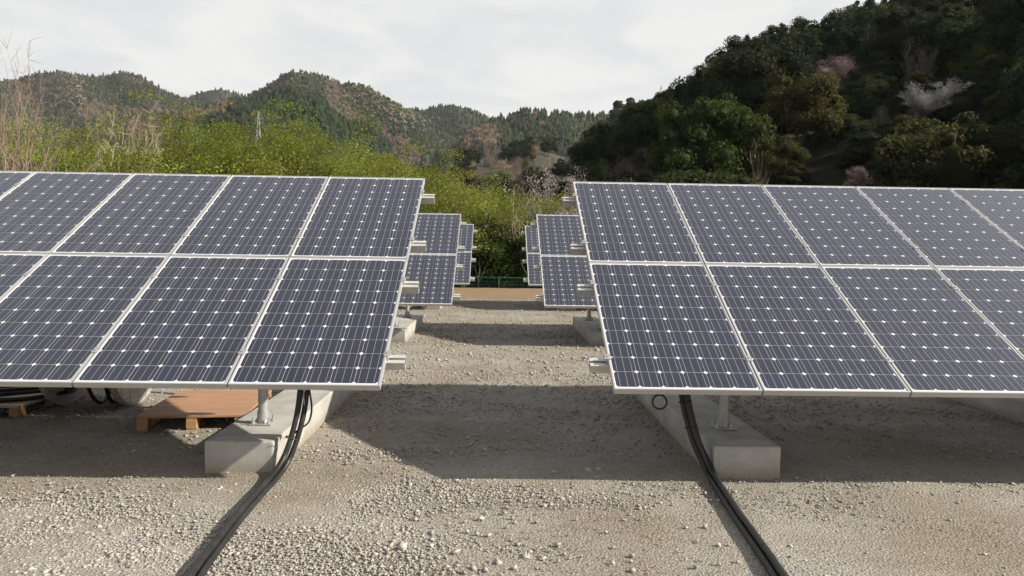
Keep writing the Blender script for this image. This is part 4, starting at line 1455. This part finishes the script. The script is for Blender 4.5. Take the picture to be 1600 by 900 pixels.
for (px, d, tp, k) in [(625, 34.5, 272, 0), (668, 34, 290, 1), (712, 34.5, 302, 0), (755, 35, 304, 1), (800, 35, 312, 0), (845, 36, 306, 1), (880, 36, 322, 0), (560, 34.5, 262, 1), (480, 34.5, 252, 0),
                       (400, 34.5, 252, 1), (310, 34.5, 250, 0), (220, 34.5, 255, 1), (130, 34.5, 250, 0), (60, 34.5, 255, 1)]:
    loc, sc = stand(px, d, tp, SHR[k])
    plant('leafy_shrub', 'low light green shrub massed close behind the fence', 'shrub', SHR[k], loc, sc, rt.uniform(0, 6.28), 'light green shrubs close behind the fence')
for (px, d, tp) in [(735, 33.2, 368), (775, 33.0, 372), (815, 33.4, 366), (760, 35.5, 352), (800, 36.0, 354), (850, 34.5, 360), (700, 35, 360)]:
    loc, sc = stand(px, d, tp, DK)
    plant('dark_shrub', 'dark tangled shrub in the thicket seen through the gap', 'shrub', DK, loc, sc, rt.uniform(0, 6.28), 'dark shrubs of the thicket in the gap')
# sapling stems at the fence
for px, d, tp, sd_, lb_ in [(738, 31.9, 405, 0, 'pale thin bare sapling standing by the left post of the green fence'), (746, 31.8, 398, 1, 'forked pale sapling just right of the first sapling at the fence'),
                            (765, 31.9, 425, 2, 'leaning bare branch stem at the middle of the green fence')]:
    ms = bare_tree(450 + sd_, 3.2, (0.34, 0.30, 0.23), trunks=2, levels=1, kids=(4,), r0=0.04, lean=(0.6 if sd_ == 2 else 0.05, 0), twig=10)
    loc, sc = stand(px, d, tp, ms)
    plant('bare_sapling', lb_, 'sapling', ms, loc, sc)
# bare trees on the left
BT = bare_tree(460, 10, (0.235, 0.175, 0.138), trunks=6, lean=(0.36, 0), levels=2, kids=(9, 6), spread=0.30, r0=0.11, up=0.40, start=0.12, twig=800)
loc, sc = stand(-40, 27, 70, BT)
plant('bare_tree', 'tall pinkish bare tree with many fanning stems at the left picture edge', 'bare tree', BT, loc, sc * 0.85, 0.0, None, sc)
FT = bare_tree(471, 9, (0.40, 0.34, 0.25), trunks=1, levels=3, kids=(5, 4, 3), spread=0.45, r0=0.11, start=0.45, twig=160)
loc, sc = stand(198, 34.5, 172, FT)
plant('bare_tree', 'pale forked bare tree standing among the green trees at left', 'bare tree', FT, loc, sc * 0.8, 0.6, None, sc)
BRN = [bare_tree(480 + k, 9, (0.20, 0.145, 0.11), trunks=3, levels=3, kids=(6, 5, 3)) for k in range(2)]
for px, d, tp in [(165, 60, 172), (215, 66, 170), (255, 62, 178), (100, 58, 182), (60, 62, 176), (300, 66, 184)]:
    k = rt.integers(2)
    loc, sc = stand(px, d, tp, BRN[k])
    plant('bare_tree', 'brown twiggy bare tree behind the green trees at left', 'bare tree', BRN[k], loc, min(sc, 0.8), rt.uniform(0, 6.28), 'brown bare trees behind the green row', sc)
for px, d, tp, sd_, lb_ in [(800, 33.5, 292, 3, 'pale bare twiggy tree above the gap between the second row arrays'), (745, 33.6, 300, 4, 'bare leaning tree left of the gap centre behind the arrays')]:
    ms = bare_tree(450 + sd_, 4.4, (0.34, 0.28, 0.21), trunks=2, levels=2, kids=(4, 3), r0=0.05, lean=(0.3 if sd_ == 4 else 0.1, 0), spread=0.5, twig=50)
    loc, sc = stand(px, d, tp, ms)
    plant('bare_tree', lb_, 'bare tree', ms, loc, sc)

# ------------------------------------------------------------------ green fence at the yard edge
fz = float(H(0, 31.0))
fr_ = thing('wire_fence', 'low green wire fence along the far edge of the yard', 'fence', (0.0, 31.0, fz))
for k in range(-7, 8):
    obj('post', MB().tube([(k * 2.0 + 0.15, 0, -0.1), (k * 2.0 + 0.15, 0, 0.98)], 0.032, 10).mesh('post', M['green'], True), fr_)
obj('top_rail', MB().tube([(-14, 0.0, 0.93), (14.2, 0.0, 0.93)], 0.02, 8).mesh('top_rail', M['green'], True), fr_)
b = MB()
for x in np.arange(-13.9, 14.1, 0.075):
    b.box((x - 0.004, 0.036, 0.05), (x + 0.004, 0.044, 0.90))
for z in np.arange(0.06, 0.92, 0.14):
    b.box((-13.9, 0.0445, z - 0.005), (14.1, 0.0525, z + 0.005))
o = obj('wire_mesh', b.mesh('wire_mesh', M['green']), fr_, kind='stuff')

# ------------------------------------------------------------------ transmission towers and lines on the hills
def tower(label, px, top_py, d, h):
    top = at(px, top_py, d)
    base = (top[0], top[1], top[2] - h)
    root = thing('transmission_tower', label, 'transmission tower', base)
    b = MB()
    lv = np.linspace(0, h, 8)
    wd = lambda z: h * 0.6 * (0.10 * (1 - z / h) ** 1.3 + 0.016)
    for sx_ in (-1, 1):
        for sy in (-1, 1):
            b.tube([(sx_ * wd(z), sy * wd(z), z) for z in lv], h * 0.0055, 4)
    for a, c_ in zip(lv[:-1], lv[1:]):
        for sg in (-1, 1):
            b.tube([(-wd(a), sg * wd(a), a), (wd(c_), sg * wd(c_), c_)], h * 0.003, 3)
            b.tube([(wd(a), sg * wd(a), a), (-wd(c_), sg * wd(c_), c_)], h * 0.003, 3)
            b.tube([(sg * wd(a), -wd(a), a), (sg * wd(c_), wd(c_), c_)], h * 0.003, 3)
    obj('lattice', b.mesh('lattice', M['tower']), root)
    for z, l in ((0.72, 0.13), (0.82, 0.11), (0.92, 0.09)):
        b = MB()
        for sg in (-1, 1):
            b.tube([(0, 0, z * h), (sg * l * h, 0, z * h + 0.01 * h)], h * 0.005, 4)
            b.tube([(0, 0, z * h + 0.04 * h), (sg * l * h, 0, z * h + 0.012 * h)], h * 0.004, 4)
        obj('cross_arm', b.mesh('cross_arm', M['tower']), root)
    return root


tower('pale lattice transmission tower rising behind the green trees at left', 404, 174, 330, 20)
tower('tiny transmission tower on the shoulder skyline left of the right hillside', 1033, 134, 395, 9)
for k, (ya, yb) in enumerate(((196, 188), (201, 193), (206, 199))):
    a, c_ = at(690, ya, 520), at(1015, yb - 4, 380)
    P = [a + (c_ - a) * t - np.array([0, 0, 6.0]) * (1 - (2 * t - 1) ** 2) for t in np.linspace(0, 1, 14)]
    o = obj('power_line', MB().tube(P, 0.025, 4).mesh('power_line', M['rubber']))
    tag(o, 'thin power line strung across the dark valley woods', 'power line', 'power lines across the valley')
print('hill trees', cnt)


# ------------------------------------------------------------------ haze
me = MB().box((-2600, -560, -30), (2600, 2700, 330)).mesh('haze', flat('haze', (1, 1, 1)))
hm, n, b_ = new_mat('haze_air')
n.nodes.remove(b_)
pv = n.nodes.new('ShaderNodeVolumePrincipled')
pv.inputs['Color'].default_value = (0.80, 0.84, 0.88, 1)
pv.inputs['Density'].default_value = 0.00007
n.links.new(pv.outputs['Volume'], n.nodes['Material Output'].inputs['Volume'])
me.materials.clear()
me.materials.append(hm)
tag(obj('haze', me), 'thin spring haze over the valley', kind='stuff')
